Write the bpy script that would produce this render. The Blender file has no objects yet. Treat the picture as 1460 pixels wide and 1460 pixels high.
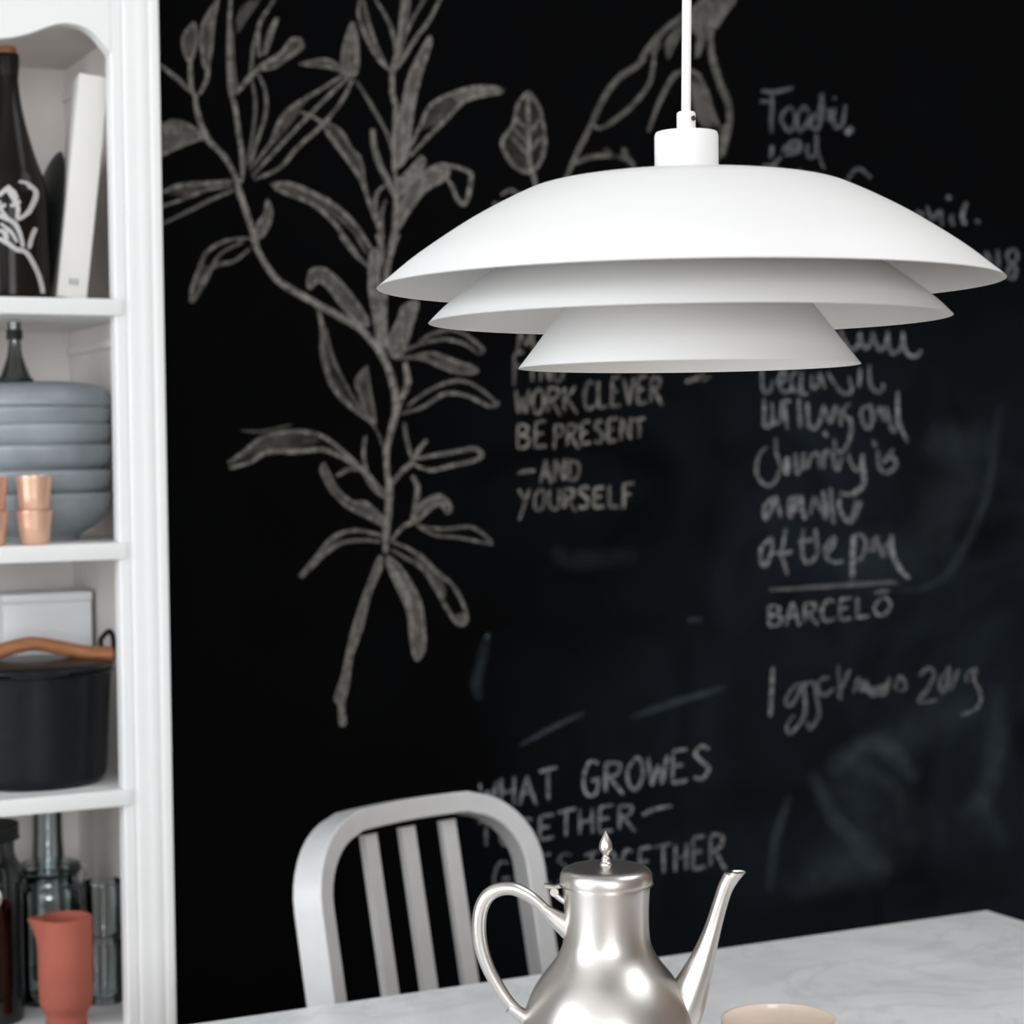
import bpy, bmesh, math, random
from mathutils import Vector, Matrix
random.seed(7)
R_ = math.radians
scene = bpy.context.scene
COL = scene.collection

# ------------------------------------------------------------------ camera
FPX, EYE = 2900.0, 1.34
YAW, PITCH, ROLL = R_(26.64), R_(1.85), R_(0.7)
fw = Vector((math.sin(YAW)*math.cos(PITCH), math.cos(YAW)*math.cos(PITCH), -math.sin(PITCH)))
rt = Vector((math.cos(YAW), -math.sin(YAW), 0)); up = rt.cross(fw)
RT = rt*math.cos(ROLL) - up*math.sin(ROLL)
UP = up*math.cos(ROLL) + rt*math.sin(ROLL)
EYEP = Vector((0, 0, EYE))
cam_d = bpy.data.cameras.new('camera'); cam = bpy.data.objects.new('camera', cam_d); COL.objects.link(cam)
cam.matrix_world = Matrix(((RT.x, UP.x, -fw.x, 0), (RT.y, UP.y, -fw.y, 0), (RT.z, UP.z, -fw.z, EYE), (0, 0, 0, 1)))
cam_d.sensor_width = 36; cam_d.sensor_fit = 'HORIZONTAL'; cam_d.lens = 36*FPX/1460
cam_d.clip_start = 0.05; cam_d.clip_end = 60
cam_d.dof.use_dof = True; cam_d.dof.focus_distance = 1.61; cam_d.dof.aperture_fstop = 7.4
scene.camera = cam

# ------------------------------------------------------------------ world, lights, exposure
w = bpy.data.worlds.new('sky'); scene.world = w; w.use_nodes = True
nt = w.node_tree; nt.nodes.clear()
wo = nt.nodes.new('ShaderNodeOutputWorld'); wb = nt.nodes.new('ShaderNodeBackground')
wb.inputs['Color'].default_value = (0.80, 0.90, 1.0, 1); wb.inputs['Strength'].default_value = 0.12
nt.links.new(wb.outputs[0], wo.inputs[0])
def area(name, loc, rot, sx, sy, power, color):
    d = bpy.data.lights.new(name, 'AREA'); d.shape = 'RECTANGLE'; d.size = sx; d.size_y = sy
    d.energy = power; d.color = color
    o = bpy.data.objects.new(name, d); COL.objects.link(o); o.location = loc; o.rotation_euler = rot
    return o
# daylight lamps filling the openings; high left and roof ones are added fill
area('daylight_left', (-1.96, 1.2, 1.7), (0, R_(-90), 0), 1.9, 1.9, 66, (0.92, 0.96, 1.0))
area('fill_left_high', (-1.96, -1.2, 2.45), (0, R_(-90), 0), 1.2, 1.9, 16, (0.93, 0.965, 1.0))
area('daylight_rear', (-0.45, -2.44, 1.62), (R_(90), 0, 0), 1.6, 1.4, 71, (0.97, 0.98, 1.0))
area('fill_roof', (2.4, 0.6, 3.21), (0, 0, 0), 1.5, 1.7, 35, (0.95, 0.98, 1.0))
scene.view_settings.view_transform = 'Standard'; scene.view_settings.look = 'None'
scene.view_settings.gamma = 1; scene.view_settings.use_curve_mapping = False
scene.view_settings.exposure = 0.06
scene.cycles.transparent_max_bounces = 24

# ------------------------------------------------------------------ materials
def S(c):
    return tuple(((v/255)/12.92 if v/255 <= .04045 else ((v/255+.055)/1.055)**2.4) for v in c) + (1,)
def mat(name, col, rough=.5, metal=0, spec=.5, trans=0, ior=1.45, noise=0, nscale=8, bump=0, bscale=60, coat=0, stretch=None):
    m = bpy.data.materials.new(name); m.use_nodes = True; t = m.node_tree; p = t.nodes['Principled BSDF']
    p.inputs['Roughness'].default_value = rough; p.inputs['Metallic'].default_value = metal
    p.inputs['Specular IOR Level'].default_value = spec; p.inputs['Transmission Weight'].default_value = trans
    p.inputs['IOR'].default_value = ior; p.inputs['Coat Weight'].default_value = coat
    p.inputs['Base Color'].default_value = col
    tc = t.nodes.new('ShaderNodeTexCoord'); src = tc.outputs['Object']
    if stretch:
        mp = t.nodes.new('ShaderNodeMapping'); mp.inputs['Scale'].default_value = stretch
        t.links.new(src, mp.inputs['Vector']); src = mp.outputs[0]
    if noise:
        n = t.nodes.new('ShaderNodeTexNoise'); n.inputs['Scale'].default_value = nscale; n.inputs['Detail'].default_value = 5
        t.links.new(src, n.inputs['Vector'])
        r = t.nodes.new('ShaderNodeValToRGB')
        lo = tuple(c*(1-noise) for c in col[:3])+(1,); hi = tuple(min(1, c*(1+noise)) for c in col[:3])+(1,)
        r.color_ramp.elements[0].position = .3; r.color_ramp.elements[1].position = .7
        r.color_ramp.elements[0].color = lo; r.color_ramp.elements[1].color = hi
        t.links.new(n.outputs['Fac'], r.inputs[0]); t.links.new(r.outputs[0], p.inputs['Base Color'])
    if bump:
        n2 = t.nodes.new('ShaderNodeTexNoise'); n2.inputs['Scale'].default_value = bscale; n2.inputs['Detail'].default_value = 4
        t.links.new(src, n2.inputs['Vector'])
        b = t.nodes.new('ShaderNodeBump'); b.inputs['Strength'].default_value = bump; b.inputs['Distance'].default_value = .002
        t.links.new(n2.outputs['Fac'], b.inputs['Height']); t.links.new(b.outputs[0], p.inputs['Normal'])
    return m
M = {}
M['lamp'] = mat('white_lacquer', (.745, .738, .73, 1), .45, spec=.35, noise=.01)
M['cord'] = mat('white_cord', (.80, .80, .79, 1), .6, spec=.3, noise=.02, nscale=200)
M['screw'] = mat('dark_screw', (.08, .08, .07, 1), .4, metal=.6, noise=.1)
M['bulb'] = mat('frosted_bulb', (.8, .8, .78, 1), .3, noise=.01)
M['cab'] = mat('white_cabinet_paint', (.765, .765, .765, 1), .42, spec=.4, noise=.02, nscale=3, bump=.03, bscale=30)
M['cabin'] = mat('aged_cabinet_lining', (.73, .69, .66, 1), .6, spec=.3, noise=.05, nscale=4, bump=.05, bscale=20)
M['alu'] = mat('painted_aluminium', (.66, .66, .665, 1), .40, metal=.30, spec=.45, noise=.03, nscale=40)
M['pewter'] = mat('brushed_pewter', (.67, .64, .61, 1), .335, metal=1, noise=.05, nscale=12, bump=.06, bscale=25)
M['spoutshade'] = mat('spout_shade_disc', (.05, .045, .04, 1), .5, metal=.8, noise=.1)
M['cup_out'] = mat('white_glaze', (.80, .78, .75, 1), .18, noise=.02)
M['cup_in'] = mat('cream_glaze', (.82, .71, .60, 1), .2, noise=.06, nscale=20)
M['bottle'] = mat('black_bottle_glass', (.008, .0065, .0055, 1), .16, spec=.14, noise=.2)
M['foil'] = mat('black_foil', (.008, .007, .006, 1), .4, spec=.15, noise=.2)
M['foilcap'] = mat('copper_foil', (.42, .17, .09, 1), .35, metal=.5, noise=.1)
M['print'] = mat('pale_print', (.42, .41, .41, 1), .5, noise=.15, nscale=40)
M['paper'] = mat('white_paper_cover', (.66, .645, .62, 1), .6, spec=.3, noise=.02)
M['pages'] = mat('page_block', (.72, .69, .62, 1), .8, spec=.2, noise=.05, nscale=200)
M['greyink'] = mat('grey_ink', (.30, .30, .29, 1), .7, noise=.05)
M['olive'] = mat('olive_book_cloth', (.10, .092, .068, 1), .8, spec=.2, noise=.1)
M['slate'] = mat('black_stoneware', (.012, .014, .014, 1), .5, spec=.3, noise=.2)
M['bowl'] = mat('grey_stoneware_glaze', (.23, .26, .28, 1), .38, noise=.16, nscale=14, bump=.1, bscale=25)
M['copper'] = mat('copper_tumbler', (.80, .50, .36, 1), .33, metal=.55, noise=.08, nscale=25)
M['tin'] = mat('white_enamel', (.82, .83, .84, 1), .3, noise=.03)
M['iron'] = mat('black_cast_iron', (.0055, .0065, .0085, 1), .34, spec=.2, noise=.2, nscale=60, bump=.1, bscale=300)
M['wood'] = mat('oiled_teak', (.36, .15, .065, 1), .45, spec=.35, noise=.3, nscale=12, stretch=(2, 14, 14))
M['terra'] = mat('terracotta', (.36, .10, .068, 1), .6, spec=.3, noise=.06, nscale=20)
def glassmat(name, col, rough=.02, dens=.25):
    m = bpy.data.materials.new(name); m.use_nodes = True; t = m.node_tree; t.nodes.clear()
    o = t.nodes.new('ShaderNodeOutputMaterial'); g = t.nodes.new('ShaderNodeBsdfGlossy'); tr = t.nodes.new('ShaderNodeBsdfTransparent')
    mx = t.nodes.new('ShaderNodeMixShader'); lw = t.nodes.new('ShaderNodeLayerWeight'); lw.inputs['Blend'].default_value = dens
    ns = t.nodes.new('ShaderNodeTexNoise'); ns.inputs['Scale'].default_value = 9
    ma = t.nodes.new('ShaderNodeMath'); ma.operation = 'MULTIPLY_ADD'; ma.inputs[1].default_value = .04
    t.links.new(ns.outputs['Fac'], ma.inputs[0]); t.links.new(lw.outputs['Fresnel'], ma.inputs[2])
    tr.inputs['Color'].default_value = col; g.inputs['Roughness'].default_value = rough
    g.inputs['Color'].default_value = (.9, .95, .97, 1)
    t.links.new(ma.outputs[0], mx.inputs[0]); t.links.new(tr.outputs[0], mx.inputs[1]); t.links.new(g.outputs[0], mx.inputs[2])
    t.links.new(mx.outputs[0], o.inputs[0])
    return m
M['glass'] = glassmat('clear_jar_glass', (.90, .925, .925, 1), .03, .38)
M['smoke'] = glassmat('smoky_glass', (.55, .55, .52, 1), .05, .4)
M['green'] = glassmat('dark_green_glass', (.20, .26, .24, 1), .05, .35)
M['pane'] = glassmat('window_pane', (.97, .98, .98, 1), .01, .05)
M['steel'] = mat('polished_steel', (.62, .62, .60, 1), .2, metal=1, noise=.05)
M['white_wall'] = mat('white_wall_paint', (.74, .73, .71, 1), .8, spec=.2, noise=.02, bump=.05)
M['taupe_wall'] = mat('taupe_wall_paint', (.30, .24, .20, 1), .8, spec=.2, noise=.03, bump=.05)
M['ceil'] = mat('white_ceiling_paint', (.80, .80, .79, 1), .9, spec=.2, noise=.01)
M['floor'] = mat('oak_boards', (.34, .29, .24, 1), .5, noise=.25, nscale=5, stretch=(1, 12, 1))
M['tleg'] = mat('dark_table_steel', (.03, .03, .032, 1), .45, metal=.5, noise=.1)
# marble
def marble():
    m = bpy.data.materials.new('grey_veined_marble'); m.use_nodes = True; t = m.node_tree; p = t.nodes['Principled BSDF']
    p.inputs['Roughness'].default_value = .32; p.inputs['Specular IOR Level'].default_value = .4
    tc = t.nodes.new('ShaderNodeTexCoord')
    n = t.nodes.new('ShaderNodeTexNoise'); n.inputs['Scale'].default_value = 7; n.inputs['Detail'].default_value = 7; n.inputs['Roughness'].default_value = .6; n.inputs['Distortion'].default_value = .8
    t.links.new(tc.outputs['Object'], n.inputs['Vector'])
    r = t.nodes.new('ShaderNodeValToRGB'); e = r.color_ramp.elements
    e[0].position = .34; e[0].color = (.76, .77, .785, 1); e[1].position = .62; e[1].color = (.90, .905, .915, 1)
    t.links.new(n.outputs['Fac'], r.inputs[0])
    n2 = t.nodes.new('ShaderNodeTexNoise'); n2.inputs['Scale'].default_value = 3.4; n2.inputs['Detail'].default_value = 9; n2.inputs['Roughness'].default_value = .62; n2.inputs['Distortion'].default_value = 1.6
    t.links.new(tc.outputs['Object'], n2.inputs['Vector'])
    s = t.nodes.new('ShaderNodeMath'); s.operation = 'SUBTRACT'; s.inputs[1].default_value = .5; t.links.new(n2.outputs['Fac'], s.inputs[0])
    a = t.nodes.new('ShaderNodeMath'); a.operation = 'ABSOLUTE'; t.links.new(s.outputs[0], a.inputs[0])
    r2 = t.nodes.new('ShaderNodeValToRGB'); e = r2.color_ramp.elements
    e[0].position = 0; e[0].color = (.62, .62, .63, 1); e[1].position = .035; e[1].color = (1, 1, 1, 1)
    t.links.new(a.outputs[0], r2.inputs[0])
    mx = t.nodes.new('ShaderNodeMix'); mx.data_type = 'RGBA'; mx.blend_type = 'MULTIPLY'; mx.inputs[0].default_value = .30
    t.links.new(r.outputs[0], mx.inputs[6]); t.links.new(r2.outputs[0], mx.inputs[7]); t.links.new(mx.outputs[2], p.inputs['Base Color'])
    return m
M['marble'] = marble()
# blackboard wall: black paint, unevenly paler and bluer towards the lower right
def board():
    m = bpy.data.materials.new('blackboard_paint'); m.use_nodes = True; t = m.node_tree; p = t.nodes['Principled BSDF']
    p.inputs['Roughness'].default_value = .85; p.inputs['Specular IOR Level'].default_value = .03
    g = t.nodes.new('ShaderNodeNewGeometry'); sx = t.nodes.new('ShaderNodeSeparateXYZ'); t.links.new(g.outputs['Position'], sx.inputs[0])
    n = t.nodes.new('ShaderNodeTexNoise'); n.inputs['Scale'].default_value = 5; n.inputs['Detail'].default_value = 4; n.inputs['Distortion'].default_value = 1.2
    t.links.new(g.outputs['Position'], n.inputs['Vector'])
    n2 = t.nodes.new('ShaderNodeTexNoise'); n2.inputs['Scale'].default_value = 1.6; n2.inputs['Detail'].default_value = 2
    t.links.new(g.outputs['Position'], n2.inputs['Vector'])
    # mask of the paler tone: grows to the right and downwards
    dx = t.nodes.new('ShaderNodeMapRange'); dx.inputs[1].default_value = 1.1; dx.inputs[2].default_value = 2.2; t.links.new(sx.outputs[0], dx.inputs[0]); dx.interpolation_type = 'SMOOTHSTEP'
    dz = t.nodes.new('ShaderNodeMapRange'); dz.inputs[1].default_value = 1.75; dz.inputs[2].default_value = 1.2; t.links.new(sx.outputs[2], dz.inputs[0]); dz.interpolation_type = 'SMOOTHSTEP'
    mul = t.nodes.new('ShaderNodeMath'); mul.operation = 'MULTIPLY'; t.links.new(dx.outputs[0], mul.inputs[0]); t.links.new(dz.outputs[0], mul.inputs[1])
    ad = t.nodes.new('ShaderNodeMath'); ad.operation = 'ADD'; ad.inputs[1].default_value = .06; t.links.new(mul.outputs[0], ad.inputs[0])
    r = t.nodes.new('ShaderNodeMapRange'); r.inputs[1].default_value = .32; r.inputs[2].default_value = .75; t.links.new(n.outputs['Fac'], r.inputs[0])
    r2 = t.nodes.new('ShaderNodeMapRange'); r2.inputs[1].default_value = .3; r2.inputs[2].default_value = .65; t.links.new(n2.outputs['Fac'], r2.inputs[0])
    m2 = t.nodes.new('ShaderNodeMath'); m2.operation = 'MULTIPLY_ADD'; t.links.new(r.outputs[0], m2.inputs[0]); m2.inputs[1].default_value = .6; 
    m4 = t.nodes.new('ShaderNodeMath'); m4.operation = 'MULTIPLY'; m4.inputs[1].default_value = .45; t.links.new(r2.outputs[0], m4.inputs[0]); t.links.new(m4.outputs[0], m2.inputs[2])
    m3 = t.nodes.new('ShaderNodeMath'); m3.operation = 'MULTIPLY'; t.links.new(m2.outputs[0], m3.inputs[0]); t.links.new(ad.outputs[0], m3.inputs[1]); m3.use_clamp = True
    mx = t.nodes.new('ShaderNodeMix'); mx.data_type = 'RGBA'; mx.inputs[6].default_value = (.0018, .0018, .0020, 1); mx.inputs[7].default_value = (.013, .018, .0235, 1)
    t.links.new(m3.outputs[0], mx.inputs[0]); t.links.new(mx.outputs[2], p.inputs['Base Color'])
    return m
M['board'] = board()
def chalk(name, col):
    m = bpy.data.materials.new(name); m.use_nodes = True; t = m.node_tree; t.nodes.clear()
    o = t.nodes.new('ShaderNodeOutputMaterial'); d = t.nodes.new('ShaderNodeBsdfDiffuse'); tr = t.nodes.new('ShaderNodeBsdfTransparent'); mx = t.nodes.new('ShaderNodeMixShader')
    d.inputs['Color'].default_value = col
    at = t.nodes.new('ShaderNodeAttribute'); at.attribute_name = 'dens'
    g = t.nodes.new('ShaderNodeNewGeometry'); n = t.nodes.new('ShaderNodeTexNoise'); n.inputs['Scale'].default_value = 90; n.inputs['Detail'].default_value = 3
    t.links.new(g.outputs['Position'], n.inputs['Vector'])
    r = t.nodes.new('ShaderNodeMapRange'); r.inputs[1].default_value = .25; r.inputs[2].default_value = .7; r.inputs[3].default_value = .35; r.inputs[4].default_value = 1.25
    t.links.new(n.outputs['Fac'], r.inputs[0])
    mu = t.nodes.new('ShaderNodeMath'); mu.operation = 'MULTIPLY'; mu.use_clamp = True
    t.links.new(at.outputs['Fac'], mu.inputs[0]); t.links.new(r.outputs[0], mu.inputs[1])
    t.links.new(mu.outputs[0], mx.inputs[0]); t.links.new(tr.outputs[0], mx.inputs[1]); t.links.new(d.outputs[0], mx.inputs[2]); t.links.new(mx.outputs[0], o.inputs[0])
    return m
M['chalk'] = chalk('white_chalk', (.30, .288, .27, 1))
M['chalkb'] = chalk('white_chalk_cool', (.30, .31, .325, 1))
M['dust'] = chalk('chalk_dust', (.20, .25, .29, 1))

# ------------------------------------------------------------------ helpers
def link(name, me, m, parent=None, smooth=40):
    o = bpy.data.objects.new(name, me); COL.objects.link(o)
    for x in (m if isinstance(m, (list, tuple)) else [m]): me.materials.append(x)
    if smooth:
        me.polygons.foreach_set('use_smooth', [True]*len(me.polygons)); me.set_sharp_from_angle(angle=R_(smooth))
    if parent: o.parent = parent
    return o
def tag(o, label, cat, group=None):
    o['label'] = label; o['category'] = cat
    if group: o['group'] = group
    return o
def struct(o): o['kind'] = 'structure'; return o
def thing(name, label, cat, loc, rz=0, group=None):
    o = bpy.data.objects.new(name, None); COL.objects.link(o); o.location = loc; o.rotation_euler = (0, 0, rz); o.empty_display_size = .05
    return tag(o, label, cat, group)
def bm_obj(name, bm, m, parent=None, smooth=40):
    bmesh.ops.recalc_face_normals(bm, faces=bm.faces)
    me = bpy.data.meshes.new(name); bm.to_mesh(me); bm.free()
    return link(name, me, m, parent, smooth)
def add_box(bm, lo, hi, bevel=0, seg=2):
    lo, hi = Vector(lo), Vector(hi)
    r = bmesh.ops.create_cube(bm, size=1)
    vs = r['verts']
    for v in vs: v.co = Vector(((lo.x+hi.x)/2+v.co.x*(hi.x-lo.x), (lo.y+hi.y)/2+v.co.y*(hi.y-lo.y), (lo.z+hi.z)/2+v.co.z*(hi.z-lo.z)))
    if bevel:
        es = list({e for v in vs for e in v.link_edges})
        bmesh.ops.bevel(bm, geom=es, offset=bevel, segments=seg, affect='EDGES', profile=.6)
def box(name, lo, hi, m, parent=None, bevel=.002):
    bm = bmesh.new(); add_box(bm, lo, hi, bevel); return bm_obj(name, bm, m, parent)
def add_lathe(bm, prof, seg=64, center=(0, 0, 0), close=False):
    cx, cy, cz = center; rings = []
    for r, z in prof:
        if r < 1e-6: rings.append([bm.verts.new((cx, cy, cz+z))])
        else: rings.append([bm.verts.new((cx+r*math.cos(2*math.pi*i/seg), cy+r*math.sin(2*math.pi*i/seg), cz+z)) for i in range(seg)])
    pairs = list(zip(rings[:-1], rings[1:]))
    if close: pairs.append((rings[-1], rings[0]))
    for a, b in pairs:
        if len(a) == 1 and len(b) == 1: continue
        for i in range(seg):
            j = (i+1) % seg
            if len(a) == 1: bm.faces.new((a[0], b[j], b[i]))
            elif len(b) == 1: bm.faces.new((a[i], a[j], b[0]))
            else: bm.faces.new((a[i], a[j], b[j], b[i]))
    return rings
def lathe(name, prof, m, parent=None, seg=64, close=False, smooth=40, center=(0, 0, 0)):
    bm = bmesh.new(); add_lathe(bm, prof, seg, center, close); return bm_obj(name, bm, m, parent, smooth)
def spline(pts, n=6):
    """Catmull-Rom through points of any dimension"""
    P = [tuple(p) for p in pts]; out = []
    if len(P) < 3: n = max(n, 4)
    for i in range(len(P)-1):
        p0 = P[max(i-1, 0)]; p1 = P[i]; p2 = P[i+1]; p3 = P[min(i+2, len(P)-1)]
        for k in range(n):
            t = k/n
            out.append(tuple(.5*((2*b)+(-a+c)*t+(2*a-5*b+4*c-d)*t*t+(-a+3*b-3*c+d)*t**3) for a, b, c, d in zip(p0, p1, p2, p3)))
    out.append(P[-1]); return out
def smooth_prof(pts, n=4):
    lo, hi = min(p[1] for p in pts), max(p[1] for p in pts)
    return [(max(0, r), min(hi, max(lo, z))) for r, z in spline(pts, n)]
def add_tube(bm, pts, radii, seg=16, caps=True, flat=None):
    """round tube along points; flat=(a,b) uses an elliptic section"""
    P = [Vector(p) for p in pts]; n = len(P); rings = []
    nrm = None
    for i in range(n):
        t = (P[min(i+1, n-1)]-P[max(i-1, 0)]).normalized()
        if nrm is None:
            nrm = Vector((0, 1, 0)) if abs(t.y) < .9 else Vector((1, 0, 0))
        nrm = (nrm - t*nrm.dot(t)).normalized(); bn = t.cross(nrm)
        r = radii[i] if isinstance(radii, (list, tuple)) else radii
        fa, fb = flat if flat else (1, 1)
        rings.append([bm.verts.new(P[i]+nrm*(r*fa*math.cos(2*math.pi*k/seg))+bn*(r*fb*math.sin(2*math.pi*k/seg))) for k in range(seg)])
    for a, b in zip(rings[:-1], rings[1:]):
        for k in range(seg):
            j = (k+1) % seg; bm.faces.new((a[k], a[j], b[j], b[k]))
    if caps:
        bm.faces.new(rings[0][::-1]); bm.faces.new(rings[-1])
    return rings
def tube(name, pts, radii, m, parent=None, seg=16, caps=True, flat=None):
    bm = bmesh.new(); add_tube(bm, pts, radii, seg, caps, flat); return bm_obj(name, bm, m, parent)
def dup(root, loc, label=None, rz=None):
    r = root.copy(); COL.objects.link(r); r.location = loc
    if label: r['label'] = label
    if rz is not None: r.rotation_euler = (0, 0, rz)
    for ch in list(root.children):
        c = ch.copy(); COL.objects.link(c); c.parent = r
        for g in list(ch.children):
            d = g.copy(); COL.objects.link(d); d.parent = c
    return r
# where a sight line of the surveyed photograph meets a real plane of the room
def sight(x, y): return fw + RT*((x-730)/FPX) + UP*((730-y)/FPX)
def on_y(x, y, Y): d = sight(x, y); return EYEP + d*(Y/d.y)
def on_z(x, y, Z): d = sight(x, y); return EYEP + d*((Z-EYE)/d.z)

# ------------------------------------------------------------------ room shell
WALL_Y, CEIL = 2.85, 3.2
XL, XR, YB = -2.0, 4.2, -2.5
def slab(name, lo, hi, m): return struct(box(name, lo, hi, m, None, 0))
slab('floor', (XL, YB, -.1), (XR, WALL_Y, 0), M['floor'])
bm = None
def ceiling():
    bm = bmesh.new()
    for (a, b, c, d) in ((XL, 1.6, YB, WALL_Y), (3.2, XR, YB, WALL_Y), (1.6, 3.2, YB, -.3), (1.6, 3.2, 1.5, WALL_Y)): add_box(bm, (a, c, CEIL), (b, d, CEIL+.1))
    return struct(bm_obj('ceiling', bm, M['ceil'], None, 0))
ceiling()
slab('wall_back', (XL-.1, WALL_Y, 0), (XR+.1, WALL_Y+.1, CEIL), M['board'])
slab('wall_right', (XR, YB, 0), (XR+.1, WALL_Y, CEIL), M['taupe_wall'])
def holed_wall(name, axis, pos, t, a0, a1, holes):
    bm = bmesh.new(); u = a0
    rects = []
    for h0, h1, z0, z1 in holes: rects += [(u, h0, 0, CEIL), (h0, h1, 0, z0), (h0, h1, z1, CEIL)]; u = h1
    rects.append((u, a1, 0, CEIL))
    for u0, u1, v0, v1 in rects:
        if axis == 'x': add_box(bm, (pos-t, u0, v0), (pos, u1, v1))
        else: add_box(bm, (u0, pos-t, v0), (u1, pos, v1))
    return struct(bm_obj(name, bm, M['white_wall'], None, 0))
holed_wall('wall_left', 'x', XL, .1, YB, WALL_Y, [(-2.2, -.2, 1.8, 3.1), (.2, 2.2, .7, 2.7)])
holed_wall('wall_rear', 'y', YB, .1, XL, XR, [(-1.3, .4, .87, 2.37)])
def window(name, axis, pos, h0, h1, z0, z1):
    root = bpy.data.objects.new(name, None); COL.objects.link(root); struct(root)
    root.location = (pos-.05, (h0+h1)/2, z0) if axis == 'x' else ((h0+h1)/2, pos-.05, z0)
    W, Hh, f = (h1-h0)/2, z1-z0, .05
    bm = bmesh.new()
    parts = [(-W, -W+f, 0, Hh), (W-f, W, 0, Hh), (-W+f, W-f, 0, f), (-W+f, W-f, Hh-f, Hh), (-.025, .025, f, Hh-f)]
    for a, b, c, d in parts:
        lo, hi = ((-.03, a, c), (.03, b, d)) if axis == 'x' else ((a, -.03, c), (b, .03, d))
        add_box(bm, lo, hi)
    bm_obj('window_frame', bm, M['cab'], root, 0)
    lo, hi = ((-.003, -W+f, f), (.003, W-f, Hh-f)) if axis == 'x' else ((-W+f, -.003, f), (W-f, .003, Hh-f))
    box('pane', lo, hi, M['pane'], root, 0)
window('window_1', 'x', XL, .2, 2.2, .7, 2.7)
window('fill_window_high', 'x', XL, -2.2, -.2, 1.8, 3.1)  # unseen extra window, added to carry the high left fill lamp
def fill_rooflight():
    root = bpy.data.objects.new('fill_window_roof', None); COL.objects.link(root); struct(root); root.location = (2.4, .6, CEIL+.07)
    bm = bmesh.new()
    for a, b, c, d in ((-.8, -.75, -.9, .9), (.75, .8, -.9, .9), (-.75, .75, -.9, -.85), (-.75, .75, .85, .9)): add_box(bm, (a, c, -.03), (b, d, .03))
    bm_obj('window_frame', bm, M['cab'], root, 0); box('pane', (-.75, -.85, -.003), (.75, .85, .003), M['pane'], root, 0)
fill_rooflight()  # unseen roof opening, added with its lamp to brighten the table top
window('window_2', 'y', YB, -1.3, .4, .87, 2.37)
struct(box('baseboard_back', (.745, WALL_Y-.015, 0), (XR, WALL_Y, .09), M['board'], None, .003))

# ------------------------------------------------------------------ dining table
TX0, TX1, TY0, TY1, TZ = -.05, 1.696, 1.13, 2.04, .74
table = thing('dining_table', 'table with a pale grey veined marble top under the white lamp', 'table', ((TX0+TX1)/2, (TY0+TY1)/2, 0))
hx, hy = (TX1-TX0)/2, (TY1-TY0)/2
bm = bmesh.new(); add_box(bm, (-hx, -hy, TZ-.028), (hx, hy, TZ), .003, 3)
bm_obj('tabletop', bm, M['marble'], table)
bm = bmesh.new(); add_box(bm, (-hx+.08, -hy+.08, TZ-.09), (hx-.08, hy-.08, TZ-.029)); bm_obj('apron', bm, M['tleg'], table)
for sx in (-1, 1):
    for sy in (-1, 1):
        box('leg', (sx*(hx-.11)-.025, sy*(hy-.11)-.025, 0), (sx*(hx-.11)+.025, sy*(hy-.11)+.025, TZ-.0905), M['tleg'], table, .004)

# ------------------------------------------------------------------ pendant lamp
LC = EYEP + sight(980.5, 408)*1.476
lamp = thing('pendant_lamp', 'large white three-tiered pendant lamp hanging over the marble table', 'lamp', LC)
lp = .000509
def shell(prof, th):
    """double-walled thin shade from an outer profile (rim first)"""
    pr = smooth_prof(prof, 5)
    inner = []
    for i, (r, z) in enumerate(pr):
        a = pr[max(i-1, 0)]; b = pr[min(i+1, len(pr)-1)]
        tx, tz = b[0]-a[0], b[1]-a[1]; L = math.hypot(tx, tz) or 1
        inner.append((max(0.0, r+tz/L*-th), z - abs(tx)/L*th))
    inner[0] = (pr[0][0]-th*1.2, pr[0][1])
    return pr + inner[::-1]
s1 = lathe('upper_shade', shell([(.2252, 0), (.2145, .0088), (.200, .0205), (.182, .0330), (.160, .0470), (.138, .0590), (.121, .0672), (.112, .0708), (.100, .0736), (.080, .0765), (.050, .0785), (.022, .0790)], .0012), M['lamp'], lamp, 128, True, 30)
s2 = lathe('middle_shade', shell([(.1885, -.0250), (.178, -.0145), (.163, -.0025), (.145, .0105), (.125, .0225), (.104, .0330), (.080, .0410), (.062, .0440)], .0012), M['lamp'], lamp, 128, True, 30)
s3 = lathe('lower_shade', shell([(.1238, -.0583), (.113, -.0445), (.101, -.0285), (.0885, -.0125), (.077, .0010), (.066, .0110), (.055, .0180)], .0012), M['lamp'], lamp, 128, True, 30)
lathe('lamp_cap', [(0, .0789), (.0228, .0789), (.0231, .0800), (.0231, .1085), (.0222, .1108), (.0068, .1112), (0, .1112)], M['lamp'], lamp, 64)
rel = lathe('cord_grip', [(0, .1112), (.0066, .1112), (.0068, .1120), (.0068, .1245), (.0060, .1256), (0, .1256)], M['lamp'], lamp, 32)
# set screw on the cord grip, on the side towards the table's near right corner
ang = math.atan2(-fw.y, -fw.x) + R_(42)
bm = bmesh.new(); q = bmesh.ops.create_cone(bm, cap_ends=True, segments=16, radius1=.0019, radius2=.0019, depth=.0022)
sc_o = bm_obj('set_screw', bm, M['screw'], rel); sc_o.location = (.0064*math.cos(ang), .0064*math.sin(ang), .1203); sc_o.rotation_euler = (0, R_(90), ang)
tube('cord', [(0, 0, .1256), (.004, -.002, .4), (.007, -.003, .8), (.011, -.004, CEIL-LC.z-.028)], .0034, M['cord'], lamp, 16)
lathe('ceiling_rose', [(0, -.03), (.012, -.03), (.045, -.02), (.05, -.002), (.05, 0), (0, 0)], M['lamp'], lamp, 48, center=(.011, -.004, CEIL-LC.z))
lathe('lamp_socket', [(0, .0775), (.020, .0775), (.020, .030), (.016, .026), (0, .026)], M['lamp'], lamp, 32)
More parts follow.
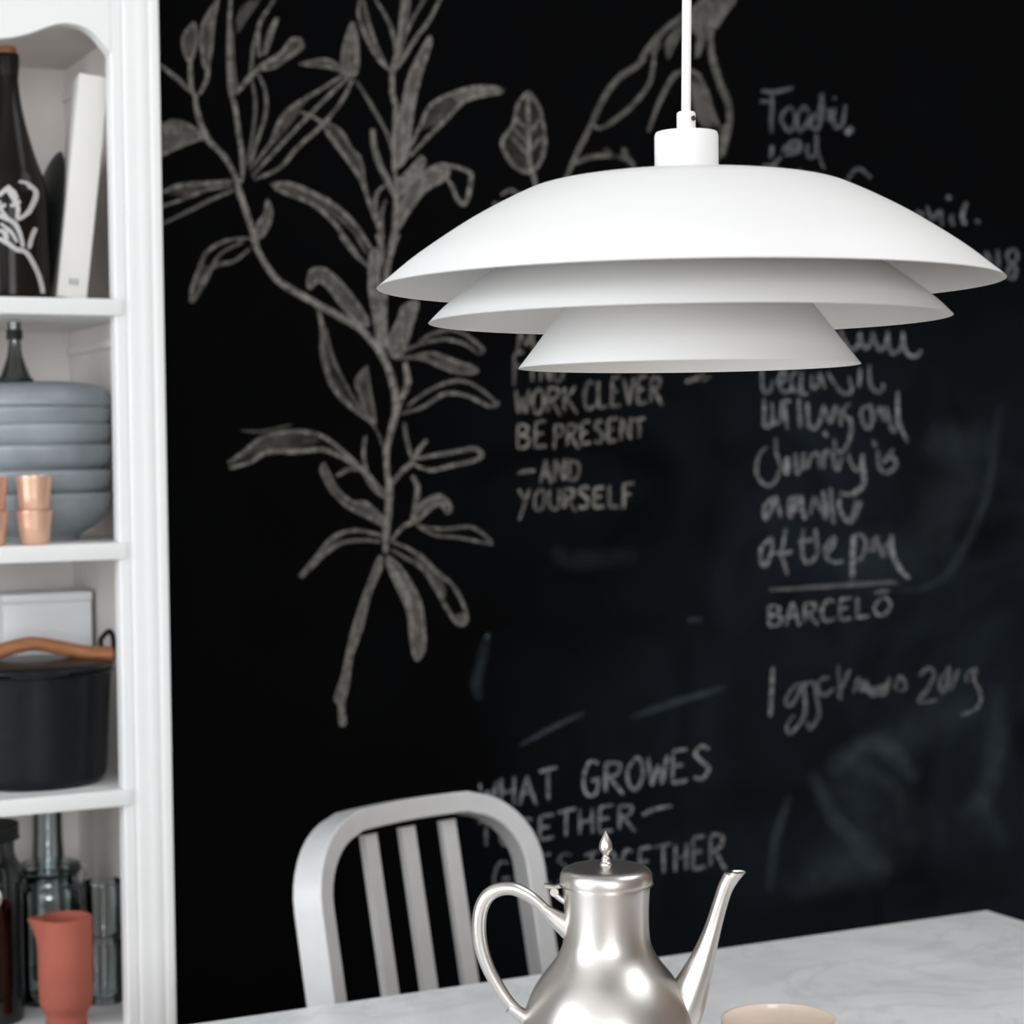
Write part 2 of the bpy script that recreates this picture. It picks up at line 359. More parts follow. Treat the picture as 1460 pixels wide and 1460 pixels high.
lathe('bulb', smooth_prof([(0, -.036), (.014, -.033), (.024, -.020), (.026, -.006), (.019, .008), (.013, .018), (.013, .0255)]), M['bulb'], lamp, 32)
for k in range(3):   # spacers that carry the inner shades
    a = 2*math.pi*k/3 + .5
    tube('spacer_rod', [(.062*math.cos(a), .062*math.sin(a), .076), (.0600*math.cos(a), .0600*math.sin(a), .0144)], .0016, M['lamp'], lamp, 10)

# ------------------------------------------------------------------ coffee pot
ps = 1.79/FPX; PY = 1607
pb = on_z(868, PY, TZ)
pot = thing('coffee_pot', 'brushed pewter coffee pot with long curved spout and loop handle', 'coffee pot', (pb.x, pb.y, TZ), -YAW)
def pp(r, y): return (r*ps, (PY-y)*ps)
def pxz(x, y, d=0): return ((x-868)*ps, d, (PY-y)*ps)
outer = smooth_prof([pp(0.01, 1607), pp(88, 1607), pp(94, 1604), pp(92, 1598), pp(100, 1590), pp(112, 1572), pp(121, 1545), pp(126, 1512), pp(125, 1480), pp(121, 1452), pp(113, 1426), pp(104, 1407), pp(93, 1390), pp(81, 1375), pp(71, 1361), pp(64, 1347), pp(61, 1332), pp(60, 1310), pp(60.5, 1285), pp(62, 1264), pp(62, 1258.5)], 4)
lathe('body', outer + [(r*ps, (PY-y)*ps) for r, y in ((59, 1258.5), (57, 1300), (50, 1301), (0, 1301))], M['pewter'], pot, 96)
lid = lathe('lid', smooth_prof([pp(0.01, 1257.8), pp(62, 1257.8), pp(65, 1256.8), pp(65.8, 1251), pp(65, 1244), pp(62, 1238), pp(55, 1234), pp(44, 1232), pp(25, 1231), pp(9, 1230.5), pp(0.01, 1230.4)], 3), M['pewter'], pot, 96, smooth=60)
lathe('finial', smooth_prof([pp(9, 1230.6), pp(8.2, 1228), pp(6.2, 1225), pp(6.6, 1221.5), pp(4.6, 1218), pp(5.4, 1214.5), pp(8.6, 1210), pp(9.6, 1205), pp(8.4, 1198), pp(5.2, 1191), pp(2.2, 1186), pp(.01, 1182)], 4), M['pewter'], lid, 32, smooth=60)
bm = bmesh.new()
hp = spline([pxz(*p) for p in ((786, 1299), (770, 1283), (752, 1270), (733, 1262.5), (713, 1264.5), (698, 1275), (689, 1294), (686.5, 1320), (690, 1348), (699, 1376), (713, 1403), (729, 1427), (748, 1446))], 6)
n_ = len(hp)
add_tube(bm, hp, [(7.6+2.6*math.sin(math.pi*i/(n_-1)))*ps for i in range(n_)], 20, True, (1, 1))
bm_obj('handle', bm, M['pewter'], pot)
tube('handle_socket', [pxz(*p) for p in ((776, 1290), (783, 1295), (790, 1301), (800, 1309), (815, 1318))], [8.5*ps, 8*ps, 10.5*ps, 13.5*ps, 19*ps], M['pewter'], pot, 24)
tube('handle_socket', [pxz(*p) for p in ((729, 1432), (738, 1439), (748, 1446), (760, 1453), (785, 1466))], [9.5*ps, 9*ps, 11*ps, 14*ps, 18*ps], M['pewter'], pot, 24)
bm = bmesh.new()
add_tube(bm, [pxz(794, 1267, -.0065), pxz(794, 1267, .0065)], 6*ps, 20)
add_tube(bm, spline([pxz(780, 1259), pxz(788, 1260.5), pxz(797, 1261), pxz(812, 1256)], 5), 4.6*ps, 16, True, (1.5, .8))
add_tube(bm, spline([pxz(794, 1270), pxz(802, 1277), pxz(812, 1284)], 4), 5*ps, 16, True, (1.4, .9))
bm_obj('lid_hinge', bm, M['pewter'], pot)
sp = spline([pxz(x, y)+(r*ps,) for x, y, r in ((920, 1508, 42), (945, 1480, 41), (971, 1442, 33), (990, 1402, 24.5), (1005, 1364, 17), (1018, 1326, 12.2), (1029, 1290, 10.6), (1038, 1264, 10.8), (1049, 1245, 12.0))], 6)
bm = bmesh.new(); rings = add_tube(bm, [p[:3] for p in sp], [p[3] for p in sp], 28, False)
# level pouring lip drawn out away from the pot
for v in rings[-1]:
    v.co.z = (PY-1243)*ps; v.co.x += 2.5*ps
    if v.co.x > (1052-868)*ps: v.co.x += 5*ps
for v in rings[-2]: v.co.z = min(v.co.z, (PY-1248)*ps)
sp_o = bm_obj('spout', bm, M['pewter'], pot, 60)
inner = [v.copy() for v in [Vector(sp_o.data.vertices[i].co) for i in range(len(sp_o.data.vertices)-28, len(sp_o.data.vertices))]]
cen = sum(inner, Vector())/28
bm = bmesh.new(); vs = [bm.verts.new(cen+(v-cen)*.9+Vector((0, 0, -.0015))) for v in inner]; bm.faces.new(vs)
bm_obj('spout_shade_disc', bm, M['spoutshade'], sp_o)  # dark disc painted as the shade inside the open spout

# ------------------------------------------------------------------ cup
cs = 1.83/FPX
cc = EYEP + sight(1111, 1453)*1.83
ch = cc.z - TZ
cup = thing('coffee_cup', 'white cup with a cream inside on the marble table right of the pot', 'cup', (cc.x, cc.y, TZ))
cr = 83.5*cs
lathe('cup_body', smooth_prof([(.0001, 0), (cr*.46, 0), (cr*.5, .003), (cr*.55, .008), (cr*.75, ch*.3), (cr*.93, ch*.65), (cr, ch-.001), (cr-.0012, ch+.0004)], 4), M['cup_out'], cup, 64)
lathe('cup_inside', smooth_prof([(cr-.0012, ch+.0004), (cr-.0034, ch-.001), (cr*.89, ch*.65), (cr*.70, ch*.32), (cr*.45, .012), (.0001, .010)], 4), M['cup_in'], cup, 64)
bm = bmesh.new()
hd = (-rt*.55 - fw*.3).normalized(); hd.z = 0; hd.normalize()
hpts = [Vector((0, 0, ch*.80))+hd*(cr*.93), Vector((0, 0, ch*.84))+hd*(cr*1.18), Vector((0, 0, ch*.62))+hd*(cr*1.36), Vector((0, 0, ch*.40))+hd*(cr*1.18), Vector((0, 0, ch*.33))+hd*(cr*.78)]
hd2 = Vector((fw.x, fw.y, 0)).normalized()   # handle turned to the far side of the cup
rot = Matrix.Rotation(math.atan2(-hd2.y, -hd2.x)-math.atan2(hd.y, hd.x)+.5, 3, 'Z')
add_tube(bm, spline([rot @ p for p in hpts], 6), .0035, 12); bm_obj('cup_handle', bm, M['cup_out'], cup)

# ------------------------------------------------------------------ chair
CHAIR_RZ = R_(17.5)
CX, CY_ = 1.036, 2.350
chair = thing('dining_chair', 'pale grey metal slat-back chair behind the marble table', 'chair', (CX+.0105, CY_-.005, 0), CHAIR_RZ)
HW, TOPZ, RAKE = .182, .886, math.tan(R_(11.2))
def cpt(u, z):   # point of the curved, raked back, u = -1..1
    return Vector((u*HW, (z-.80)*RAKE + .028*(1-u*u), z))
path = []
rc = .088
for k in range(9): z = .44 + (TOPZ-.015-rc-.44)*k/8; path.append(cpt(-1+.0*(z-.44), z))
zc = TOPZ-.015-rc
for k in range(1, 10):
    a = math.pi/2*k/10; path.append(cpt((-HW+rc-rc*math.cos(a))/HW, zc+rc*math.sin(a)))
for k in range(11):
    u = -1+rc/HW + (2-2*rc/HW)*k/10; path.append(cpt(u, zc+rc + .004*(1-u*u)))
for k in range(9, 0, -1):
    a = math.pi/2*k/10; path.append(cpt((HW-rc+rc*math.cos(a))/HW, zc+rc*math.sin(a)))
for k in range(8, -1, -1): z = .44 + (zc-.44)*k/8; path.append(cpt(1, z))
def add_bar(bm, pts, wid, dep, nfun, bev=.11):
    """rounded-rectangle bar: wid lies in the plane of the back, dep is along nfun"""
    rings = []; n = len(pts)
    a, b = wid/2, dep/2; c = min(a, b)*bev*1.2
    sec = [(-a+c, -b), (a-c, -b), (a-c*.3, -b+c*.3), (a, -b+c), (a, b-c), (a-c*.3, b-c*.3), (a-c, b), (-a+c, b), (-a+c*.3, b-c*.3), (-a, b-c), (-a, -b+c), (-a+c*.3, -b+c*.3)]
    for i in range(n):
        t = (pts[min(i+1, n-1)]-pts[max(i-1, 0)]).normalized(); d = nfun(pts[i]); d = (d-t*d.dot(t)).normalized(); s = t.cross(d)
        rings.append([bm.verts.new(pts[i]+s*x+d*y) for x, y in sec])
    for r0, r1 in zip(rings[:-1], rings[1:]):
        for k in range(12): j = (k+1) % 12; bm.faces.new((r0[k], r0[j], r1[j], r1[k]))
    bm.faces.new(rings[0][::-1]); bm.faces.new(rings[-1])
def back_n(p):
    u = max(-1, min(1, p.x/HW)); return Vector((.028*2*u/HW, 1, -RAKE)).normalized()
bm = bmesh.new(); add_bar(bm, path, .0265, .042, back_n); bm_obj('back_frame', bm, M['alu'], chair, 22)
for u in (-.35, .015, .38):
    bm = bmesh.new(); add_bar(bm, [cpt(u, .46+(TOPZ-.032-.46)*k/8) for k in range(9)], .0225, .011, back_n); bm_obj('back_slat', bm, M['alu'], chair, 22)
bm = bmesh.new(); add_bar(bm, [cpt(-.93+1.86*k/10, .462) for k in range(11)], .03, .02, back_n); bm_obj('back_rail', bm, M['alu'], chair, 50)
sy = cpt(1, .45).y
bm = bmesh.new(); add_box(bm, (-.185, sy-.41, .435), (.185, sy+.005, .462), .008, 3)
for v in bm.verts:
    if v.co.z > .455: v.co.z -= .010*math.exp(-((v.co.x/.12)**2))
bm_obj('seat', bm, M['alu'], chair)
for s in (-1, 1):
    tube('leg', [(s*.170, sy-.385, .437), (s*.185, sy-.40, 0)], [.0145, .012], M['alu'], chair, 16)
    tube('leg', [(s*HW*.98, sy, .445), (s*.198, sy+.09, 0)], [.0155, .012], M['alu'], chair, 16)
    tube('side_stretcher', [(s*.177, sy-.392, .20), (s*.190, sy+.048, .20)], .008, M['alu'], chair, 12)
tube('cross_stretcher', [(-.182, sy-.18, .20), (.182, sy-.18, .20)], .008, M['alu'], chair, 12)

# ------------------------------------------------------------------ cabinet
IN_R, OUT_R, FY, BY = .680, .742, 2.42, 2.776
PX = .716   # inside faces of the side panels, set back behind the stiles
IN_L, OUT_L = -.16, -.222
SH = [1.524, 1.229, .928, .635]
CT = 1.862
cab = thing('display_cabinet', 'tall open white-painted cabinet standing against the black wall', 'cabinet', ((OUT_L+OUT_R)/2, (FY+WALL_Y)/2, 0))
c0 = Vector(cab.location)
def cb(name, lo, hi, m, bevel=.0015): return box(name, Vector(lo)-c0, Vector(hi)-c0, m, cab, bevel)
PL = -.196
cb('back_panel', (PL, BY, .1), (PX, WALL_Y-.004, CT+.1), M['cabin'])
cb('side_panel', (PX, FY+.0225, .0), (OUT_R-.0005, WALL_Y-.004, CT+.1), M['cabin'])
cb('side_panel', (OUT_L+.0005, FY+.0225, .0), (PL, WALL_Y-.004, CT+.1), M['cabin'])
cb('top_board', (PL, FY+.0225, CT), (PX, BY, CT+.02), M['cabin'])
cb('cornice', (OUT_L-.03, FY-.03, CT+.42), (OUT_R+.03, WALL_Y-.004, CT+.47), M['cab'], .006)
for z in SH:
    bm = bmesh.new(); zc_ = z-.01025
    add_box(bm, Vector((PL, FY+.0225, z-.0205))-c0, Vector((PX, BY, z))-c0, .001)
    add_box(bm, Vector((IN_L-.0085, FY-.003, z-.0205))-c0, Vector((IN_R+.0085, FY+.0225, z))-c0, .002)
    bm_obj('shelf', bm, M['cab'], cab)
cb('plinth', (OUT_L, FY, 0), (OUT_R, WALL_Y-.004, .10), M['cab'], .003)
cb('lower_front', (IN_L, FY+.004, .10), (IN_R, FY+.022, SH[3]-.022), M['cab'], .003)
# moulded stiles: extruded front profile (x along the front, y out of it)
def stile(name, x_in, x_out):
    sgn = 1 if x_out > x_in else -1
    L = abs(x_out-x_in)
    prof = [(0, .022), (0, .002), (.002, 0), (.0125, 0), (.0135, .0016), (.0150, .0016), (.017, -.0014), (.024, -.0022), (.030, -.0016), (.033, -.0022), (.039, -.0028), (.045, -.0022), (.047, -.0016), (.050, -.0026), (L-.007, -.0026), (L-.002, -.002), (L, .004), (L, .022)]
    bm = bmesh.new(); lo, hi = .1, CT+.42
    a = [bm.verts.new(Vector((x_in+sgn*x, FY+y, lo))-c0) for x, y in prof]; b = [bm.verts.new(Vector((x_in+sgn*x, FY+y, hi))-c0) for x, y in prof]
    for i in range(len(prof)-1): bm.faces.new((a[i], a[i+1], b[i+1], b[i]))
    bm.faces.new((a[-1], a[0], b[0], b[-1])); bm.faces.new(a[::-1]); bm.faces.new(b)
    bm_obj(name, bm, M['cab'], cab, 30)
stile('stile', IN_R+.0001, OUT_R); stile('stile', IN_L-.0001, OUT_L)
# scalloped valance over the top compartment
edge = spline([(.680, 1.8195), (.672, 1.829), (.661, 1.841), (.648, 1.8485), (.632, 1.851), (.617, 1.8495), (.602, 1.844), (.585, 1.8365), (.565, 1.830), (.545, 1.8265), (.50, 1.8235), (.40, 1.822), (.26, 1.822)], 5)
full = edge + [(.52-x, z) for x, z in edge[::-1][1:]]
bm = bmesh.new()
low = [[bm.verts.new(Vector((x, yy, z))-c0) for x, z in full] for yy in (FY, FY+.0215)]
top = [[bm.verts.new(Vector((x, yy, CT+.42))-c0) for x, z in full] for yy in (FY, FY+.0215)]
for i in range(len(full)-1):
    bm.faces.new((low[0][i], low[0][i+1], top[0][i+1], top[0][i])); bm.faces.new((low[1][i], low[1][i+1], top[1][i+1], top[1][i]))
    bm.faces.new((low[0][i], low[0][i+1], low[1][i+1], low[1][i])); bm.faces.new((top[0][i], top[0][i+1], top[1][i+1], top[1][i]))
for k in (0, -1): bm.faces.new((low[0][k], low[1][k], top[1][k], top[0][k]))
bm_obj('scalloped_valance', bm, M['cab'], cab, 30)
# cleats under the boards along the right side
for z in (CT-.045, SH[0]-.052):
    cb('shelf_cleat', (PX-.006, FY+.06, z), (PX, BY, z+.012), M['cabin'], .001)

# ------------------------------------------------------------------ top shelf
z0 = SH[0]
def bottle_at(px, Y, label):
    p = on_y(px, 420, Y); s = (p-EYEP).dot(fw)/FPX
    b = thing('wine_bottle', label, 'bottle', (p.x, p.y, z0+.0004), 0, 'dark wine bottles on the top shelf')
    return b, s
bt, s = bottle_at(17.5, 2.485, 'dark wine bottle printed with pale branching coral, on the top shelf')
def bp(r, y): return (r*s, (418-y)*s)
lathe('bottle_glass', smooth_prof([bp(.01, 413), bp(38, 417), bp(48, 418), bp(52, 414), bp(53, 405), bp(53, 340), bp(53, 282), bp(51.5, 264), bp(47, 245), bp(41, 228), bp(31, 196), bp(21.5, 158), bp(16.5, 128), bp(14, 100), bp(13.5, 80), bp(.01, 79)], 4), M['bottle'], bt, 64)
fo = lathe('foil_capsule', smooth_prof([bp(14.6, 101), bp(15, 99), bp(15.2, 92), bp(16, 88), bp(16, 72), bp(14, 69), bp(.01, 68.6)], 3), M['foil'], bt, 48)
lathe('foil_top', [bp(.01, 68.4), bp(13.4, 68.4), bp(13.4, 63), bp(11, 59), bp(.01, 58)], M['foilcap'], fo, 48)
def ribbon2d(bm, pts, wid, fn, layer=None, dens=1.0, n=5, taper=True, soft=False):
    P = spline(pts, n); N = len(P); rows = []
    for i in range(N):
        a = P[max(i-1, 0)]; b = P[min(i+1, N-1)]; tx, ty = b[0]-a[0], b[1]-a[1]; L = math.hypot(tx, ty) or 1
        nx, ny = -ty/L, tx/L
        w_ = wid*(.5 if not taper else .5*min(1, .55+.45*math.sin(math.pi*min(max(i/(N-1), .03), .97))**.5))*random.uniform(.9, 1.1)
        row = []
        prof = ((-1.5, 0), (-1.0, .25), (-.5, .8), (0, 1), (.5, .8), (1.0, .25), (1.5, 0)) if soft else ((-1, 0), (-.45, 1), (.45, 1), (1, 0))
        fade = math.sin(math.pi*i/(N-1))**.6 if soft else 1
        for k, dd in prof:
            v = bm.verts.new(fn(P[i][0]+nx*w_*k, P[i][1]+ny*w_*k))
            if layer: v[layer] = dens*dd*fade*(random.uniform(.92, 1.08) if soft else random.uniform(.75, 1.2))
            row.append(v)
        rows.append(row)
    if layer:
        for v in rows[0]: v[layer] *= .5
        for v in rows[-1]: v[layer] *= .5
    for a, b in zip(rows[:-1], rows[1:]):
        for k in range(len(a)-1): bm.faces.new((a[k], a[k+1], b[k+1], b[k]))
bm = bmesh.new()
def wrap(x, y):
    dx = max(-50, min(50, (x/6.35-17.5)))*s; yy = 240+y/6.35
    th = math.asin(max(-1, min(1, dx/(53*s)))); rr = 53*s+.0006
    d = RT*math.sin(th) - fw*math.cos(th)
    return Vector((d.x*rr, d.y*rr, (418-yy)*s))
for wpx, st in ((44, [(-60, 330), (20, 260), (110, 210), (190, 140)]), (40, [(150, 150), (215, 250), (250, 330), (240, 430)]), (34, [(100, 270), (110, 350), (170, 430)]),
                (40, [(-40, 340), (60, 390), (150, 430), (220, 470), (262, 560), (285, 680)]), (40, [(320, 100), (385, 180), (360, 300), (310, 390), (240, 440)]),
                (34, [(380, 500), (350, 590), (330, 690)]), (42, [(-80, 640), (60, 605), (150, 640), (230, 700), (300, 720), (350, 800), (395, 930), (420, 1080)]),
                (46, [(90, 530), (140, 560), (150, 640)]), (60, [(170, 160), (210, 200), (240, 260)]), (34, [(30, 240), (60, 300), (110, 330), (150, 300)]), (34, [(240, 430), (300, 400), (350, 350)]), (36, [(190, 320), (230, 300), (270, 270)]), (30, [(100, 470), (160, 520), (200, 560), (240, 640)]), (30, [(262, 100), (320, 110), (350, 160)])):
    ribbon2d(bm, st, wpx, wrap)
bm_obj('coral_print', bm, M['print'], bt)
p2 = on_y(-36, 420, 2.62)
b2 = dup(bt, (p2.x, p2.y, z0+.0004), 'dark bottle cut by the left photo edge, behind the coral-printed bottle')
for c in list(b2.children):
    if c.name.startswith('coral'): bpy.data.objects.remove(c)
# white book leaning against the right side
bkp = on_y(102, 424, 2.456)
LEAN, TURN = R_(6.8), R_(-7)
tb = .036; hb = .275; db = .07
book = thing('book', 'tall white book leaning against the right side of the top shelf', 'book', (bkp.x, bkp.y, z0+.0006))
book.rotation_euler = (0, LEAN, TURN)
bm = bmesh.new(); lift = tb/2*math.tan(LEAN)
add_box(bm, (-tb/2, 0, lift), (tb/2, .004, hb), .0015); add_box(bm, (-tb/2, .004, lift), (-tb/2+.003, db, hb), .0008); add_box(bm, (tb/2-.003, .004, lift), (tb/2, db, hb), .0008)
bm_obj('cover', bm, M['paper'], book)
box('page_block', (-tb/2+.003, .004, lift+.003), (tb/2-.003, db-.004, hb-.003), M['pages'], book, 0)
bm = bmesh.new()
for k in range(3): add_box(bm, (-.005+k*.0042, -.0006, .018), (-.0025+k*.0042, 0, .026))
bm_obj('spine_mark', bm, M['greyink'], book, 0)
# black dish standing on its rim, hollow side against the left cover of the book; olive notebook against the back
pr_, pd_ = .098, .019
dish = thing('dish', 'black dish standing on its rim against the left cover of the white book', 'dish', Vector(book.location)-Vector((.0001, 0, .0003)))
dish.rotation_euler = (0, LEAN, TURN)
prof = smooth_prof([(pr_, 0), (pr_*.97, .004), (pr_*.86, pd_*.55), (pr_*.68, pd_*.86), (pr_*.45, pd_), (.0001, pd_+.0005)], 4) + smooth_prof([(.0001, pd_-.004), (pr_*.44, pd_-.0045), (pr_*.66, pd_*.80-.004), (pr_*.83, pd_*.5-.003), (pr_*.955, .0002)], 4)
do = lathe('dish_body', prof, M['slate'], dish, 72, True)
do.rotation_euler = (0, -math.pi/2, 0); do.location = (-tb/2-.0012, pr_+.018, pr_-(tb/2+.001)*math.tan(LEAN)+.0008)
o1, o2 = on_y(66, 424, 2.735), on_y(94, 424, 2.735)
olive = thing('notebook', 'dark olive notebook against the back, between the wine bottle and the white book', 'notebook', ((o1.x+o2.x)/2, 2.74, z0+.0005))
hw_ = (o2.x-o1.x)/2
bm = bmesh.new(); add_box(bm, (-hw_, -.006, 0), (hw_, -.004, .128), .0006); add_box(bm, (-hw_, .004, 0), (hw_, .006, .128), .0006); add_box(bm, (-hw_, -.004, 0), (-hw_+.002, .004, .128)); bm_obj('cover', bm, M['olive'], olive)
box('page_block', (-hw_+.002, -.004, .002), (hw_-.002, .004, .126), M['pages'], olive, 0)

# ------------------------------------------------------------------ second shelf
z1 = SH[1]
BWY = 2.568
bc = on_y(52, 700, BWY); sb = (bc-EYEP).dot(fw)/FPX
br = .0945
def bowlprof(h, r=br, foot=.052, t=.003):
    o = smooth_prof([(.0001, .004), (foot-.008, .004), (foot-.006, 0), (foot, 0), (foot+.003, .006), (r*.80, h*.34), (r*.95, h*.62), (r, h*.86), (r, h-.002), (r-.002, h)], 4)
    i = smooth_prof([(r-t, h-.001), (r-t-.001, h*.86), (r*.90, h*.64), (r*.74, h*.40), (foot, .0125), (.0001, .0115)], 4)
    return o+i
rims = [703, 671, 636, 607, 583]
lbl = ['grey stoneware bowl at the bottom of the stack, behind the copper tumblers', 'grey stoneware bowl second from the bottom of the stack', 'grey stoneware bowl third from the bottom of the stack', 'grey stoneware bowl second below the overturned top bowl', 'grey stoneware bowl directly under the overturned top bowl']
first = None; zb = 770
hbowl = (zb-rims[0])*sb
for k, (yr, lb) in enumerate(zip(rims, lbl)):
    zz = z1 + (770-yr)*sb - hbowl + .0004*(k+1)
    if first is None:
        first = lathe('bowl', bowlprof(hbowl), M['bowl'], None, 72); b = first
    else:
        b = first.copy(); COL.objects.link(b)
    b.location = (bc.x+random.uniform(-.0015, .0015), bc.y+random.uniform(-.001, .001), zz); b.rotation_euler = (0, 0, k*1.1)
    tag(b, lb, 'bowl', 'stacked grey bowls on the second shelf')
topz = z1 + (770-583)*sb + .0022
hd_ = (583-549)*sb
dome = lathe('bowl', smooth_prof([(br-.004, .0005), (br-.001, 0), (br+.0005, .003), (br, hd_*.30), (br*.965, hd_*.58), (br*.86, hd_*.84), (br*.70, hd_*.97), (br*.5, hd_), (.05, hd_+.0005), (.0001, hd_+.0005)], 4)
             + smooth_prof([(.0001, hd_-.004), (br*.5, hd_-.0045), (br*.80, hd_*.80-.003), (br*.92, hd_*.5), (br-.005, .001)], 4), M['bowl'], None, 72)
dome.location = (bc.x, bc.y, topz); tag(dome, 'grey stoneware bowl turned upside down on top of the bowl stack', 'bowl', 'stacked grey bowls on the second shelf')
# smoky glass funnel standing on the overturned bowl
gf = on_y(22, 548, 2.555); sg = (gf-EYEP).dot(fw)/FPX
g_ = [(24, 0), (22.5, 5), (19, 14), (15, 24), (11, 36), (9, 50), (8.5, 66), (9.5, 84)]
out = smooth_prof([(r*sg, z*sg) for r, z in g_], 4)
fun = thing('glass_funnel', 'smoky glass funnel standing mouth down on the grey bowl stack', 'funnel', (gf.x, gf.y, topz+hd_+.001))
lathe('funnel_glass', out+[(r-.0016, z) for r, z in out[::-1]], M['smoke'], fun, 40, True)
lathe('rubber_rim', [(24*sg-.004, 0), (24*sg+.001, 0), (24*sg+.001, .004), (24*sg-.004, .004)], M['slate'], fun, 40, True)
lathe('stem_collar', [(9*sg-.003, 60*sg), (9*sg+.002, 60*sg), (9*sg+.002, 74*sg), (9*sg-.003, 74*sg)], M['slate'], fun, 32, True)
# nested copper tumblers
tp = on_y(50, 770, 2.443); st_ = (tp-EYEP).dot(fw)/FPX
def tumbler():
    h = 66*st_; o = [(.0001, .0015), (18.5*st_, .0), (20*st_, .001), (23*st_, h*.55), (25.5*st_, h*.9), (26.3*st_, h-.001), (26.3*st_, h)]
    return o + [(25.2*st_, h), (24.3*st_, h*.88), (21.8*st_, h*.5), (18.8*st_, .003), (.0001, .003)]
gt = 'nested copper tumblers on the second shelf'
t1 = lathe('copper_tumbler', tumbler(), M['copper'], None, 48, smooth=50)
# the lower one of each pair is cut shorter by its neighbour: both share one shape
zl = (727-776)*st_
t1.location = (tp.x, tp.y, z1+.0004); tag(t1, 'copper tumbler holding another one, in front of the bowl stack', 'tumbler', gt)
t1.scale = (1, 1, 48/66)
t2 = t1.copy(); COL.objects.link(t2); t2.scale = (1, 1, 1); t2.location = (tp.x, tp.y, z1+(776-678-66)*st_); tag(t2, 'copper tumbler set inside the one standing before the bowl stack', 'tumbler', gt)
tq = on_y(-14, 772, 2.443)
t3 = t1.copy(); COL.objects.link(t3); t3.location = (tq.x, tq.y, z1+.0004); tag(t3, 'lower copper tumbler cut by the left photo edge', 'tumbler', gt)
t4 = t2.copy(); COL.objects.link(t4); t4.location = (tq.x, tq.y, z1+(776-678-66)*st_); tag(t4, 'upper copper tumbler cut by the left photo edge', 'tumbler', gt)

# ------------------------------------------------------------------ third shelf
z2 = SH[2]
# cast iron pot
PYc = 2.532
pc = on_y(51, 1040, PYc); sp_ = (pc-EYEP).dot(fw)/FPX
casserole = thing('casserole', 'black cast iron casserole with an arched wooden handle', 'pot', (pc.x, pc.y, z2+.0004), math.atan2(RT.y, RT.x)*.25)
def kp(r, y): return (r*sp_, (1122-y)*sp_)
lathe('pot_body', smooth_prof([kp(.01, 1122), kp(80, 1122), kp(90, 1120), kp(96, 1114), kp(98.5, 1104), kp(101, 1060), kp(104, 1010), kp(106.5, 972), kp(107.5, 962)], 4) + [kp(104.5, 962), kp(101, 1005), kp(95, 1100), kp(85, 1112), kp(.01, 1112)], M['iron'], casserole, 80)
lid_ = lathe('pot_lid', smooth_prof([kp(.01, 966), kp(103, 966), kp(104, 960.5), kp(108, 960), kp(108, 956), kp(104, 952.5), kp(96, 950), kp(70, 948), kp(40, 947), kp(.01, 946.5)], 3), M['iron'], casserole, 80, smooth=50)
for s_ in (-1, 1):
    bm = bmesh.new(); add_tube(bm, spline([(s_*103*sp_, -.010, (1122-963)*sp_), (s_*95*sp_, .006, (1122-930)*sp_), (s_*101*sp_, .009, (1122-918)*sp_), (s_*109*sp_, .009, (1122-913)*sp_), (s_*114*sp_, .009, (1122-924)*sp_), (s_*113*sp_, .010, (1122-945)*sp_), (s_*106.5*sp_, .012, (1122-966)*sp_)], 5), .0034, 10)
    bm_obj('handle_loop', bm, M['iron'], casserole)
hl = spline([(-109, 945), (-80, 942), (-45, 933), (-15, 926), (8, 926), (38, 933), (70, 941), (96, 944), (110, 946)], 6)
bm = bmesh.new(); add_tube(bm, [(x*sp_, 0, (1122-y)*sp_) for x, y in hl], [(.0086+.0022*abs(2*i/len(hl)-1)**1.5) if 0 < i < len(hl)-1 else .0085 for i in range(len(hl))], 16, True, (1.35, 1.0))
bm_obj('wooden_handle', bm, M['wood'], casserole)
# small lip tab on the front of the lid
bm = bmesh.new(); add_tube(bm, spline([(-.040, -107*sp_, (1122-961)*sp_), (-.015, -110*sp_, (1122-962)*sp_), (.012, -110*sp_, (1122-961)*sp_), (.030, -107*sp_, (1122-959)*sp_)], 5), .003, 10, True, (1, .9)); bm_obj('lid_lip', bm, M['iron'], lid_)
# white tin behind the pot
tl, tr_ = on_y(4, 849, 2.66), on_y(131, 849, 2.66)
tin = thing('white_tin', 'square white enamel tin standing behind the black casserole', 'tin', ((tl.x+tr_.x)/2, 2.695, z2+.0004))
tw = (tr_.x-tl.x)/2; th_ = tl.z - z2
box('tin_body', (-tw, -.034, 0), (tw, .034, th_-.012), M['tin'], tin, .002)
box('tin_lid', (-tw-.0008, -.0348, th_-.012), (tw+.0008, .0348, th_), M['tin'], tin, .002)

# ------------------------------------------------------------------ bottom shelf
z3 = SH[3]
jg = on_y(94, 1400, 2.462); sj = (jg-EYEP).dot(fw)/FPX
jy = 1306 + (on_y(94, 1306, 2.462).z - z3)/sj
jug = thing('jug', 'terracotta red jug with a pointed spout, on the bottom shelf', 'jug', (jg.x, jg.y, z3+.0004))
def jp(r, y): return (r*sj, (jy-y)*sj)
bm = bmesh.new()
prof = smooth_prof([jp(.01, jy), jp(27, jy), jp(29, jy-1), jp(28.5, 1449), jp(31, 1442), jp(35.5, 1434), jp(37.5, 1425), jp(38.5, 1400), jp(38.7, 1350), jp(38.5, 1308)], 4)
prof += [jp(36.3, 1307), jp(36, 1330), jp(35, 1420), jp(.01, 1424)]
rings = add_lathe(bm, prof, 72)
sd = (-RT*.985 - fw*.17); sa = math.atan2(sd.y, sd.x)
